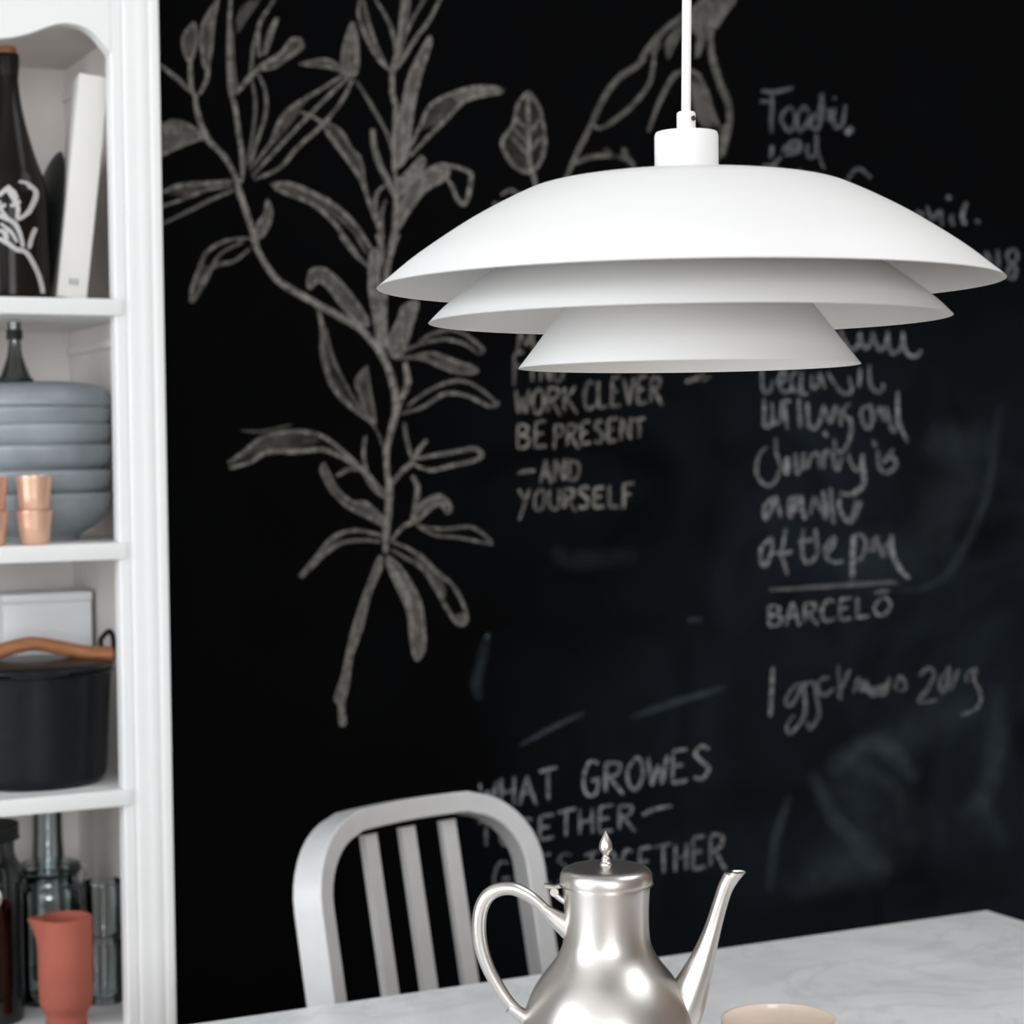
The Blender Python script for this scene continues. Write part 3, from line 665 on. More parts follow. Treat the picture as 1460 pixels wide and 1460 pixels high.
for r in rings:
    for v in r:
        a = (math.atan2(v.co.y, v.co.x)-sa+math.pi) % (2*math.pi)-math.pi
        h = max(0, min(1, (v.co.z-(jy-1345)*sj)/((1345-1308)*sj)))
        if abs(a) < .55 and v.co.xy.length > 30*sj and h > 0:
            k = (1-abs(a)/.55)**1.3*h**1.2*.38; v.co.x *= 1+k; v.co.y *= 1+k
bm_obj('jug_body', bm, M['terra'], jug, 45)
def jar_profile(rb, rn, h, hs, t=.0025):
    o = smooth_prof([(.0001, 0), (rb-.006, 0), (rb, .005), (rb, hs*.6), (rb, hs), (rn, hs+(h-hs)*.55), (rn, h)], 4)
    return o + [(max(.0001, r-t), max(z, .004)) for r, z in o[::-1]]
# clip-top jar behind the jug
qj = on_y(69, 1300, 2.60); sq = (qj-EYEP).dot(fw)/FPX
jh = on_y(69, 1240, 2.60).z - z3
jar = thing('clip_top_jar', 'large clear glass clip-top jar behind the terracotta jug', 'jar', (qj.x, qj.y, z3+.0004))
lathe('jar_glass', jar_profile(49*sq, 42*sq, jh-.004, jh-.030), M['glass'], jar, 56)
gl = lathe('jar_lid', smooth_prof([(.0001, jh), (44*sq, jh), (46*sq, jh+.002), (46*sq, jh+.006), (40*sq, jh+.009), (.0001, jh+.010)], 3), M['glass'], jar, 56)
lathe('rubber_seal', [(40*sq, jh-.0035), (45*sq, jh-.0035), (45*sq, jh-.0005), (40*sq, jh-.0005)], M['slate'], jar, 56, True)
rd = Vector((RT.x, RT.y, 0)).normalized()
bm = bmesh.new()
cl_ = [rd*(46*sq)+Vector((0, 0, jh+.005)), rd*(52*sq)+Vector((0, 0, jh+.003)), rd*(54*sq)+Vector((0, 0, jh-.010)), rd*(49*sq)+Vector((0, 0, jh-.016)), rd*(50*sq)+Vector((0, 0, jh-.045))]
add_tube(bm, spline([tuple(p) for p in cl_], 5), .0016, 8); bm_obj('wire_clip', bm, M['steel'], jar)
# tall glass bottle behind the jar
qb = on_y(68, 1200, 2.70)
gb = thing('glass_bottle', 'tall clear glass bottle rising behind the clip-top jar', 'bottle', (qb.x, qb.y, z3+.0004))
o = smooth_prof([(.0001, 0), (.020, 0), (.0235, .004), (.0235, .12), (.021, .16), (.019, .20), (.019, .265)], 4)
lathe('bottle_glass', o+[(max(.0001, r-.0025), max(z, .004)) for r, z in o[::-1]], M['glass'], gb, 48)
# two stacked tumblers against the right side
qg = on_y(149, 1400, 2.55); s9 = .00087
gh = .077
def glass_prof():
    r0, r1 = 26*s9, 30*s9
    o = smooth_prof([(.0001, 0), (r0-.003, 0), (r0, .003), (r1-.0008, gh*.6), (r1, gh-.001), (r1-.0012, gh)], 4)
    return o + smooth_prof([(r1-.0022, gh-.001), (r0-.001, gh*.3), (r0-.003, .008), (.0001, .0075)], 4)
g1 = lathe('drinking_glass', glass_prof(), M['glass'], None, 48); g1.location = (qg.x, qg.y, z3+.0004); tag(g1, 'lower of two stacked glasses right of the terracotta jug', 'glass', 'stacked glasses on the bottom shelf')
g2 = g1.copy(); COL.objects.link(g2); g2.location = (qg.x, qg.y, z3+gh+.0012); tag(g2, 'upper of two stacked glasses right of the terracotta jug', 'glass', 'stacked glasses on the bottom shelf')
# dark green jar cut by the left edge, with a steel clasp ring
qd = on_y(-28, 1350, 2.545); s8 = (qd-EYEP).dot(fw)/FPX
dg = thing('storage_jar', 'dark green glass jar with a steel ring, cut by the left photo edge', 'jar', (qd.x, qd.y, z3+.0004))
lathe('jar_glass', jar_profile(.052, .044, .225, .18), M['green'], dg, 56)
lathe('jar_lid', smooth_prof([(.0001, .2255), (.047, .2255), (.049, .228), (.049, .240), (.045, .244), (.0001, .245)], 3), M['slate'], dg, 56)
fd = Vector((-fw.x, -fw.y, 0)).normalized(); rc_ = rd*(26*s8) + fd*.047
zr = on_y(0, 1278, 2.50).z - z3
bm = bmesh.new(); add_tube(bm, [rc_+rd*(.0155*math.cos(a))+Vector((0, 0, zr+.0155*math.sin(a))) for a in [2*math.pi*k/32 for k in range(33)]], .0028, 10); bm_obj('clasp_ring', bm, M['steel'], dg)

# ------------------------------------------------------------------ chalk on the wall
class Chalk:
    off = .0004; fat = 1.3; soft = False
    def __init__(s, crop): s.crop(crop); s.reset()
    def reset(s): s.bm = bmesh.new(); s.l = s.bm.verts.layers.float.new('dens')
    def crop(s, c): s.ox, s.oy, s.k = c
    def wp(s, off):
        def f(x, y):
            p = on_y(s.ox+x/s.k, s.oy+y/s.k, WALL_Y); p.y = WALL_Y-off; return p
        return f
    def line(s, wid, dens, *pts):
        Chalk.off += .0000045
        ribbon2d(s.bm, pts, wid*s.k*s.fat, s.wp(Chalk.off), s.l, dens, soft=s.soft)
    def fill(s, dens, *pts):
        Chalk.off += .0000045
        P = spline(list(pts)+[pts[0]], 4)[:-1]; f = s.wp(Chalk.off)
        vs = [s.bm.verts.new(f(*p)) for p in P]
        for v in vs: v[s.l] = dens*random.uniform(.55, 1.25)
        try:
            fc = s.bm.faces.new(vs); bmesh.ops.triangulate(s.bm, faces=[fc])
        except ValueError: pass
    def leaf(s, wid, dens, fd, *pts):
        s.line(wid, dens, *(list(pts)+[pts[0]]))
        if fd: s.fill(fd, *pts)
    def done(s, name, m, parent=None):
        me = bpy.data.meshes.new(name); s.bm.to_mesh(me); s.bm.free(); o = link(name, me, m, parent, 0); s.reset(); return o
A = (220, 0, 2.92); B = (220, 340, 2.92); C3 = (300, 600, 3.175); D = (680, 0, 3.318)
c = Chalk(A); L, F_, E_ = c.line, c.fill, c.leaf
# --- crop A: upper part of the plant
L(7, .75, (318, -20), (312, 120), (312, 250), (318, 380), (335, 440), (350, 550), (365, 650), (365, 740), (345, 765))
F_(.35, (305, 100), (325, 110), (335, 240), (345, 380), (318, 385), (300, 260))
L(9, .85, (345, 765), (355, 800), (385, 890), (415, 980), (430, 1040))
E_(4.5, .55, .35, (165, 90), (125, 140), (120, 200), (145, 255), (165, 220), (178, 150))
L(7, .7, (150, 240), (150, 310), (155, 370), (170, 400))
E_(5, .6, .35, (268, -10), (215, 70), (195, 130), (198, 210), (215, 290), (238, 200), (245, 110))
L(6.5, .7, (225, 280), (215, 340), (185, 395))
L(8, .75, (170, 390), (175, 450), (195, 520), (230, 590), (290, 650), (330, 720), (350, 765))
L(7, .55, (10, 262), (80, 315), (130, 360), (165, 390))
F_(.5, (15, 520), (70, 498), (110, 500), (170, 530), (215, 575), (170, 590), (100, 615), (15, 655))
L(5, .6, (15, 650), (100, 612), (210, 572))
F_(.28, (340, 80), (370, 20), (440, -10), (430, 20), (380, 90), (345, 140))
L(8, .65, (340, 390), (380, 340), (430, 290), (470, 258), (520, 240))
E_(6, .6, .3, (440, 290), (480, 250), (530, 220), (565, 170), (605, 165), (615, 195), (590, 215), (550, 245), (500, 280))
L(9, .55, (460, 230), (480, 150), (512, 72)); L(6, .6, (440, 240), (432, 170), (440, 95), (505, -10)); L(6, .45, (400, 310), (412, 200), (430, 120))
L(5.5, .55, (430, 305), (462, 380), (462, 480), (430, 580), (395, 695)); L(5, .45, (405, 330), (420, 430), (410, 560), (382, 690))
L(6.5, .6, (395, 710), (480, 600), (520, 510), (570, 450), (680, 380), (795, 308)); L(6, .6, (405, 735), (540, 590), (650, 475), (760, 365), (812, 318)); L(6, .6, (415, 748), (520, 700), (600, 610), (700, 520), (780, 420), (828, 325))
F_(.25, (480, 620), (560, 470), (640, 410), (560, 530))
E_(4.5, .6, .5, (780, 300), (785, 210), (825, 95), (847, 210), (838, 310))
E_(4.5, .5, .3, (600, 268), (690, 248), (745, 258), (785, 300), (720, 280))
L(7, .65, (335, 755), (200, 765), (100, 775), (15, 808)); L(5.5, .55, (325, 775), (220, 790), (130, 825), (15, 866)); L(5.5, .5, (335, 790), (240, 830), (140, 880), (15, 940))
F_(.2, (320, 760), (150, 770), (30, 800), (150, 815))
# main plant
L(7.5, .75, (1045, -20), (1030, 80), (1015, 200), (992, 290), (990, 380), (1005, 450), (1000, 560), (1000, 700), (1010, 800))
F_(.4, (1025, -10), (1065, -10), (1055, 130), (1020, 260), (1000, 250), (1015, 120))
L(6, .6, (860, -10), (850, 50), (870, 130), (910, 210), (945, 260), (988, 298)); L(5, .5, (868, -10), (892, 90), (925, 190), (965, 270)); F_(.25, (862, 0), (890, 90), (930, 210), (880, 130))
L(5.5, .55, (915, -10), (970, 80), (1000, 170), (1005, 250)); L(6, .65, (1192, -10), (1140, 90), (1080, 170), (1040, 240), (1000, 295)); L(5, .5, (1130, -10), (1080, 70), (1045, 150))
E_(5, .7, .6, (1145, 150), (1150, 185), (1112, 300), (1082, 420), (1062, 560), (1050, 650), (1005, 690), (995, 560), (1030, 450), (1060, 320), (1105, 220))
L(6, .65, (1052, 630), (1105, 530), (1150, 440), (1240, 390), (1350, 362), (1440, 368)); L(6, .6, (1060, 655), (1130, 580), (1220, 490), (1290, 420), (1360, 400), (1448, 385)); F_(.5, (1230, 400), (1350, 365), (1445, 368), (1445, 388), (1360, 402), (1280, 430)); F_(.22, (1110, 540), (1150, 450), (1240, 400), (1270, 430), (1190, 510))
L(9, .7, (908, 535), (915, 610), (940, 690), (980, 770), (1008, 830))
L(5, .45, (835, 330), (900, 430), (960, 540), (988, 625)); L(4.5, .35, (862, 375), (930, 490), (975, 560))
L(6, .6, (605, 465), (680, 500), (740, 580), (800, 660), (860, 750), (900, 860), (935, 960)); L(5, .5, (690, 500), (770, 540), (820, 620), (860, 670), (880, 800)); F_(.22, (700, 510), (770, 545), (850, 670), (870, 760), (800, 650))
E_(5, .65, .6, (1110, 650), (1125, 680), (1065, 765), (1010, 820), (1000, 770), (1050, 720))
L(6.5, .6, (1200, 690), (1235, 690), (1312, 718), (1316, 765), (1295, 845), (1265, 835), (1235, 770), (1205, 735))
E_(5, .65, .6, (1010, 900), (1040, 820), (1090, 745), (1150, 700), (1210, 685), (1218, 740), (1130, 790), (1060, 880), (1010, 960))
L(8, .8, (1008, 800), (1005, 880), (1000, 960), (975, 1060)); L(6, .6, (980, 760), (930, 800), (920, 860), (940, 960), (950, 1055)); L(5, .5, (965, 830), (945, 900), (955, 1000))
L(7, .65, (485, 770), (560, 765), (650, 800), (740, 850), (830, 930), (910, 1050)); L(6, .6, (495, 782), (560, 810), (660, 850), (740, 920), (800, 1000), (845, 1055)); F_(.3, (490, 775), (570, 770), (680, 820), (800, 920), (870, 1010), (780, 930), (660, 840), (560, 805))
E_(5, .6, .4, (470, 830), (487, 880), (475, 940), (440, 990), (418, 980), (432, 930), (458, 890))
# stems and leaves running on above
L(7, .7, (318, -20), (322, -120), (316, -240)); L(7.5, .7, (1045, -20), (1052, -130), (1044, -260)); L(6, .6, (268, -10), (290, -80), (300, -150)); L(5.5, .55, (1192, -10), (1225, -90), (1236, -170), (1150, -60), (1100, -5))
E_(5, .55, .3, (318, -60), (260, -130), (245, -220), (290, -160)); E_(5, .55, .3, (1050, -90), (1110, -160), (1130, -270), (1075, -190)); E_(5, .55, .3, (1046, -60), (980, -130), (955, -240), (1010, -170)); L(6, .5, (440, -10), (480, -90), (520, -160)); L(6, .55, (860, -10), (862, -80), (900, -150), (918, -60), (915, -10))
# --- crop B: middle
c.crop(B)
L(10, .85, (405, -10), (430, 50), (470, 120), (520, 180), (600, 230), (690, 280), (780, 330), (850, 370), (890, 410), (940, 470), (980, 560), (1000, 640), (1005, 720), (985, 800), (965, 890), (970, 980), (975, 1060))
L(6, .55, (395, 0), (300, 10), (220, 55), (185, 130), (155, 210), (152, 268)); L(6, .5, (400, 40), (330, 95), (250, 115), (210, 180), (158, 270)); L(4.5, .45, (370, 15), (280, 60), (235, 125), (185, 195)); F_(.25, (200, 110), (240, 120), (200, 190), (158, 262), (160, 210))
E_(5.5, .6, .42, (637, 170), (655, 132), (710, 130), (790, 200), (870, 310), (888, 360), (840, 345), (780, 280), (720, 200), (680, 178), (645, 208))
E_(4.5, .7, .65, (895, 70), (930, 48), (935, 200), (950, 320), (962, 440), (935, 430), (912, 320), (895, 200))
L(6, .6, (770, -15), (830, 60), (892, 118)); L(5, .5, (835, -15), (885, 65)); L(6, .7, (925, -20), (945, 50), (940, 120)); L(7.5, .75, (1015, -20), (980, 80), (965, 180), (957, 290), (962, 450)); L(4, .5, (945, -10), (960, 120), (955, 200))
E_(5, .65, .6, (1030, 285), (1095, 265), (1065, 380), (1030, 480), (990, 490), (972, 420), (1010, 350))
L(5.5, .5, (990, 490), (1080, 450), (1140, 430), (1210, 420), (1290, 440), (1340, 475)); L(5.5, .45, (1100, 435), (1150, 400), (1230, 380), (1300, 405), (1370, 465), (1340, 480))
E_(5, .5, .28, (1010, 500), (1080, 488), (1160, 478), (1250, 510), (1338, 540), (1330, 558), (1260, 558), (1180, 530), (1110, 500))
L(6, .55, (1030, 730), (1120, 700), (1180, 660), (1220, 645), (1300, 655), (1400, 700), (1435, 680)); L(5.5, .5, (1050, 700), (1130, 640), (1220, 600), (1290, 595), (1360, 630), (1430, 690))
L(9, .75, (1042, 515), (1055, 600), (1030, 660), (1005, 725))
L(8, .55, (680, 280), (700, 380), (700, 460), (720, 560), (760, 640), (830, 710), (905, 765)); L(5, .45, (712, 370), (740, 490), (780, 580), (830, 670), (880, 735)); F_(.18, (690, 400), (720, 440), (770, 600), (830, 690), (740, 590))
E_(5, .55, .3, (885, 530), (840, 590), (850, 640), (875, 710), (915, 775), (910, 700), (895, 620))
L(3.5, .4, (900, 760), (930, 810), (952, 870))
L(6.5, .6, (880, 975), (800, 900), (690, 820), (560, 805), (450, 830), (370, 890), (305, 935)); L(7, .65, (310, 958), (400, 930), (470, 890), (600, 885), (700, 880), (780, 910), (880, 975), (930, 1045)); L(4, .3, (360, 800), (450, 802), (570, 775)); L(6, .8, (545, 892), (600, 886), (675, 882)); F_(.22, (310, 945), (430, 850), (560, 815), (690, 840), (600, 870), (460, 890))
L(6, .6, (878, 820), (870, 900), (885, 970)); L(6, .55, (755, 992), (810, 960), (865, 965))
L(7.5, .65, (985, 1025), (1030, 970), (1075, 930), (1100, 880), (1135, 838)); L(6, .5, (1040, 765), (1050, 840), (1072, 920))
L(6.5, .65, (1080, 918), (1150, 905), (1250, 888), (1330, 875), (1362, 900), (1330, 925), (1240, 945), (1150, 965), (1075, 940))
# --- crop C: foot of the plant
c.crop(C3)
L(10, .85, (805, 250), (810, 310), (805, 400), (795, 500), (793, 600))
L(6.5, .6, (690, 230), (740, 310), (803, 355)); L(4.5, .45, (705, 225), (755, 290), (800, 335))
E_(5, .55, .35, (515, 190), (500, 225), (535, 300), (585, 360), (640, 400), (720, 440), (785, 472), (770, 430), (700, 370), (640, 365), (570, 300))
L(7.5, .7, (815, 545), (870, 480), (915, 455), (935, 405), (985, 360), (1040, 343), (1080, 385), (1072, 412), (1040, 375), (990, 400), (920, 470)); L(8, .65, (912, 455), (930, 370), (937, 300), (912, 248)); F_(.35, (930, 420), (985, 362), (1040, 345), (1040, 375), (980, 400))
L(5.5, .5, (935, 475), (1050, 490), (1170, 480), (1230, 510), (1275, 550)); L(5, .5, (930, 470), (1010, 515), (1130, 530), (1280, 560))
L(6, .55, (785, 522), (690, 500), (620, 500), (550, 530), (490, 600), (440, 660), (402, 705)); L(6, .5, (775, 547), (690, 540), (600, 550), (520, 600), (470, 650), (408, 712)); F_(.25, (600, 510), (540, 545), (480, 610), (405, 705), (480, 640), (560, 565))
E_(4.5, .6, .45, (775, 610), (770, 670), (720, 790), (680, 950), (640, 1060), (622, 1190), (600, 1290), (608, 1365), (588, 1370), (583, 1290), (565, 1250), (600, 1150), (630, 1000), (670, 860), (720, 720), (755, 630))
E_(5, .65, .5, (800, 610), (850, 650), (910, 740), (950, 830), (965, 950), (965, 1030), (935, 1080), (915, 1030), (905, 940), (890, 850), (840, 740), (800, 650)); L(9, .7, (800, 620), (860, 730), (900, 840), (928, 950))
L(6, .55, (820, 548), (900, 580), (960, 620), (1020, 680), (1100, 750), (1155, 860), (1160, 915)); L(6, .55, (820, 585), (890, 625), (960, 670), (1020, 760), (1070, 850), (1120, 920), (1160, 915)); F_(.3, (900, 590), (960, 625), (1050, 715), (1060, 800), (1010, 740), (950, 660)); F_(.4, (1100, 880), (1155, 870), (1158, 920), (1130, 922))
tag(c.done('chalk_drawing', M['chalk']), 'tall chalk drawing of a branching leafy plant on the black wall', 'chalk drawing')
# --- single leaf
c.crop(D)
E_(6, .55, .12, (240, 430), (190, 500), (170, 590), (120, 660), (130, 720), (180, 790), (240, 815), (290, 780), (320, 690), (310, 580), (290, 500))
L(7, .6, (240, 440), (245, 600), (247, 760), (265, 830), (280, 900))
for q in (((245, 640), (180, 555)), ((245, 690), (170, 605)), ((247, 745), (162, 650)), ((247, 640), (300, 560)), ((250, 720), (312, 640))): L(4.5, .45, q[0], ((q[0][0]+q[1][0])/2, (q[0][1]+q[1][1])/2-4), q[1])
L(6, .45, (110, 925), (160, 900), (215, 935)); L(6, .5, (70, 965), (125, 965))
tag(c.done('chalk_drawing', M['chalk']), 'chalk drawing of one upright veined leaf left of the lamp cord', 'chalk drawing')
# --- drooping flower behind the cord
L(9, .42, (1085, -10), (1010, 50), (900, 130), (800, 240), (770, 300), (670, 370), (600, 460), (540, 590), (470, 730), (410, 870)); L(7, .42, (840, 240), (830, 330), (800, 420), (700, 530), (590, 605), (545, 590))
F_(.36, (1070, -10), (1225, -10), (1170, 80), (1130, 140), (1100, 120), (1060, 250), (1030, 270), (1040, 160), (960, 180), (905, 280), (890, 200), (960, 110))
L(10, .4, (1115, 100), (1102, 200), (1120, 300), (1150, 400), (1190, 500), (1190, 600), (1160, 740)); L(8, .4, (810, 625), (850, 510), (900, 410), (950, 345), (1030, 345), (1080, 430), (1110, 520), (1140, 600))
F_(.36, (1010, 370), (1060, 420), (1100, 520), (1120, 600), (1060, 590), (1010, 470)); F_(.36, (1140, 610), (1190, 590), (1155, 730), (1140, 760)); L(8, .3, (870, 200), (820, 260)); L(7, .25, (1060, 60), (1040, 260))
L(8, .4, (450, 775), (530, 745), (625, 735)); L(8, .35, (660, 740), (720, 760), (755, 830)); L(10, .3, (600, 705), (640, 745)); L(10, .3, (690, 700), (715, 770))
tag(c.done('chalk_drawing', M['chalk']), 'faint chalk drawing of a drooping flower behind the lamp cord', 'chalk drawing')

# --- capitals: a simple hand-drawn stroke alphabet (x 0..1, y 0 baseline .. 1 top)
G = {'A': [[(0, -.05), (.45, 1)], [(.45, 1), (.95, -.12)], [(.2, .38), (.78, .36)]], 'B': [[(.05, 0), (.12, 1)], [(.1, .98), (.75, .85), (.6, .58), (.12, .52)], [(.12, .52), (.85, .38), (.7, .06), (.05, 0)]],
     'C': [[(.9, .85), (.5, 1), (.1, .6), (.2, .1), (.6, 0), (.95, .15)]], 'D': [[(.08, 0), (.12, 1)], [(.1, 1), (.8, .8), (.9, .4), (.6, .05), (.08, 0)]], 'E': [[(.1, 0), (.14, 1)], [(.12, 1), (.9, 1.02)], [(.12, .52), (.7, .54)], [(.1, 0), (.92, .04)]],
     'F': [[(.1, -.1), (.14, 1)], [(.12, .98), (.95, 1.02)], [(.12, .55), (.7, .57)]], 'G': [[(.85, .92), (.4, 1), (.08, .5), (.25, .02), (.7, 0), (.88, .4)], [(.5, .42), (.92, .44)]], 'H': [[(.1, 0), (.12, 1)], [(.85, 0), (.85, 1)], [(.1, .5), (.86, .52)]],
     'I': [[(.5, 0), (.5, 1)]], 'K': [[(.1, 0), (.14, 1)], [(.9, 1), (.15, .48)], [(.3, .55), (1.05, -.12)]], 'L': [[(.14, 1), (.1, 0)], [(.1, 0), (.95, .04)]], 'M': [[(.02, 0), (.15, 1)], [(.15, 1), (.5, .35)], [(.5, .35), (.85, 1)], [(.85, 1), (.98, 0)]],
     'N': [[(.08, 0), (.12, 1)], [(.12, 1), (.85, .02)], [(.85, 0), (.88, 1)]], 'O': [[(.5, 1), (.1, .6), (.2, .08), (.6, 0), (.92, .45), (.75, .92), (.45, 1)]], 'P': [[(.1, -.08), (.12, 1)], [(.1, 1), (.8, .9), (.75, .55), (.12, .45)]],
     'R': [[(.08, 0), (.12, 1)], [(.1, 1), (.82, .9), (.7, .58), (.12, .48)], [(.3, .5), (1.05, -.18)]], 'S': [[(.88, .88), (.5, 1), (.15, .78), (.5, .55), (.85, .3), (.5, 0), (.08, .1)]], 'T': [[(-.02, .96), (1.02, 1.03)], [(.5, .98), (.5, 0)]],
     'V': [[(.05, 1), (.45, 0)], [(.45, 0), (.95, 1)]], 'W': [[(.0, 1), (.22, 0)], [(.22, 0), (.5, .7)], [(.5, .7), (.72, 0)], [(.72, 0), (1, 1)]], 'Y': [[(.02, 1), (.45, .5)], [(.95, 1.02), (.1, -.5)]], 'U': [[(.1, 1), (.15, .2), (.5, 0), (.85, .2), (.88, 1)]]}
def caps(word, x0, y0, x1, y1, h, wid=6, dens=.6, adv=None, hide=()):
    """baseline from (x0,y0) to (x1,y1), letter height h"""
    n = len(word); W = (x1-x0)/n
    for i, chx in enumerate(word):
        if chx == ' ' or i in hide: continue
        bx, by = x0+W*i, y0+(y1-y0)*i/n; sl = (y1-y0)/(x1-x0); hh = h*random.uniform(.92, 1.08); ww = W*.86
        for st in G[chx]:
            q = [(bx+u*ww+random.uniform(-.6, .6), by+u*ww*sl-v*hh+random.uniform(-.6, .6)) for u, v in st]
            if len(q) == 2: q = [q[0], ((q[0][0]+q[1][0])/2+random.uniform(-.7, .7), (q[0][1]+q[1][1])/2), q[1]]
            c.line(wid*random.uniform(.85, 1.15), dens*random.uniform(.8, 1.2), *q)
Chalk.fat = 1.12
IMG = (0, 0, 1.0)
def anchor(x, y): p = on_y(x, y, WALL_Y); p.y = WALL_Y; return p
def block(label, x, y):
    return thing('chalk_writing', label, 'chalk writing', anchor(x, y))
def put(o, t):  # text line under its block
    me = o.data
    for v in me.vertices: v.co -= Vector(t.location)
    o.parent = t
c.crop(IMG)
t = block('block of small chalk capitals right of the plant, ending in YOURSELF', 740, 745)
caps('M', 737, 506, 766, 504, 34, 6, .45); put(c.done('text_line', M['chalk']), t)
caps('FIND', 731, 546, 808, 543, 40, 6, .42); put(c.done('text_line', M['chalk']), t)
caps('WORK', 735, 590, 824, 586, 34, 6.2, .52); caps('CLEVER', 832, 584, 945, 572, 38, 6.2, .5); put(c.done('text_line', M['chalk']), t)
caps('BE', 736, 640, 784, 636, 36, 6.5, .55); caps('PRESENT', 788, 638, 922, 624, 30, 6, .55); put(c.done('text_line', M['chalk']), t)
c.line(6.5, .6, (738, 675), (750, 672), (763, 671)); caps('AND', 769, 688, 829, 684, 31, 6, .5); put(c.done('text_line', M['chalk']), t)
caps('YOURSELF', 738, 727, 908, 722, 30, 6.3, .58); put(c.done('text_line', M['chalk']), t)
c.line(8, .6, (976, 545), (988, 541), (1004, 534)); c.line(4, .35, (1000, 545), (1012, 536)); put(c.done('chalk_dab', M['chalk']), t)
t = block('large chalk capitals starting WHAT, low on the wall behind the coffee pot', 690, 1262)
caps('WHAT', 683, 1155, 797, 1138, 42, 6.5, .62); put(c.done('text_line', M['chalkb']), t)
caps('GROWES', 829, 1134, 1018, 1108, 44, 6.8, .68); put(c.done('text_line', M['chalkb']), t)
caps('TOGETHER', 681, 1208, 908, 1180, 35, 6.2, .60); put(c.done('text_line', M['chalkb']), t); c.line(7, .6, (914, 1162), (934, 1153), (957, 1149)); put(c.done('text_line', M['chalkb']), t)
caps('GOES', 702, 1272, 822, 1256, 40, 6, .45); put(c.done('text_line', M['chalkb']), t)
caps('TOGETHER', 832, 1262, 1036, 1232, 42, 6.4, .58); put(c.done('text_line', M['chalkb']), t)
t = block('tall handwritten chalk text on the right of the wall, ending in of the pen', 1090, 840)
T7 = (1060, 110, 6.083); T5 = (1040, 100, 3.476); T6 = (1040, 450, 3.245); T3 = (1060, 500, 5.214); T4 = (1060, 660, 5.214)
def hand(crop, wid, dens, *strokes):
    c.crop(crop)
    for st in strokes: c.line(wid*random.uniform(.9, 1.1), dens*random.uniform(.85, 1.15), *st)
hand(T7, 7, .34, [(150, 120), (280, 130), (425, 90)], [(245, 140), (240, 300), (235, 485)], [(135, 215), (200, 212), (270, 215)], [(400, 250), (320, 350), (390, 470), (450, 360), (400, 250)], [(520, 240), (460, 350), (485, 475), (570, 340), (515, 245)], [(625, 300), (575, 420), (640, 445), (660, 320), (675, 140), (690, 380)], [(740, 270), (745, 330), (750, 395)], [(780, 180), (790, 190)], [(785, 260), (785, 420), (850, 415), (880, 240)]); c.line(11, .6, (880, 495), (910, 470), (945, 440)); put(c.done('text_line', M['chalkb']), t)
hand(T7, 7, .36, [(245, 590), (240, 640), (230, 705)], [(330, 650), (400, 570), (480, 565), (465, 650), (350, 675)], [(340, 600), (400, 620), (470, 610)], [(560, 580), (540, 650), (580, 700), (625, 640), (625, 500), (640, 650), (695, 800)]); put(c.done('text_line', M['chalkb']), t)
hand(T7, 7, .34, [(225, 850), (255, 770), (320, 690)], [(150, 778), (220, 772), (290, 768)], [(300, 800), (340, 830), (390, 860), (430, 850), (480, 815)], [(485, 800), (490, 840), (505, 890)]); put(c.done('text_line', M['chalkb']), t)
hand(T7, 7, .34, [(570, 840), (640, 850), (700, 880), (760, 870)]); put(c.done('text_line', M['chalkb']), t)
hand(T7, 7, .34, [(880, 930), (940, 825), (1010, 800), (1105, 880)]); put(c.done('text_line', M['chalkb']), t)
hand(T5, 7, .36, [(975, 670), (1000, 740), (1040, 700), (1050, 775)], [(1100, 715), (1095, 745), (1112, 770)], [(920, 700), (960, 720)]); c.line(8, .45, (1072, 628), (1082, 634), (1092, 642)); hand(T5, 9, .5, [(1172, 655), (1150, 720), (1165, 768)]); c.line(7, .4, (1215, 752), (1225, 750), (1238, 752)); put(c.done('text_line', M['chalkb']), t)
hand(T5, 7, .36, [(1262, 900), (1280, 930), (1292, 965)], [(1325, 890), (1328, 940), (1332, 990)], [(1410, 885), (1375, 905), (1380, 945), (1415, 985), (1405, 1030), (1375, 1020), (1385, 975), (1425, 930), (1410, 885)]); put(c.done('text_line', M['chalkb']), t)
hand(T6, 7, .5, [(505, 60), (550, 150), (590, 140), (600, 75)], [(600, 80), (620, 150), (650, 130), (660, 75)], [(660, 80), (690, 160), (720, 130), (730, 70)], [(730, 80), (745, 170), (790, 150), (800, 70)], [(800, 80), (815, 170), (860, 188), (885, 158)]); put(c.done('text_line', M['chalkb']), t)
hand(T3, 6.5, .48, [(130, 100), (140, 290), (190, 300), (215, 220)], [(260, 260), (310, 200), (290, 150), (255, 230), (300, 310), (360, 280)], [(390, 150), (350, 200), (360, 290), (410, 290), (425, 160), (430, 320), (475, 310)], [(500, 180), (505, 270), (545, 265), (560, 170), (600, 285)], [(620, 160), (660, 230), (740, 320), (800, 295), (775, 190)], [(860, 130), (860, 200), (855, 275)], [(930, 100), (935, 240), (980, 305), (1030, 290), (1030, 240)]); put(c.done('text_line', M['chalkb']), t)
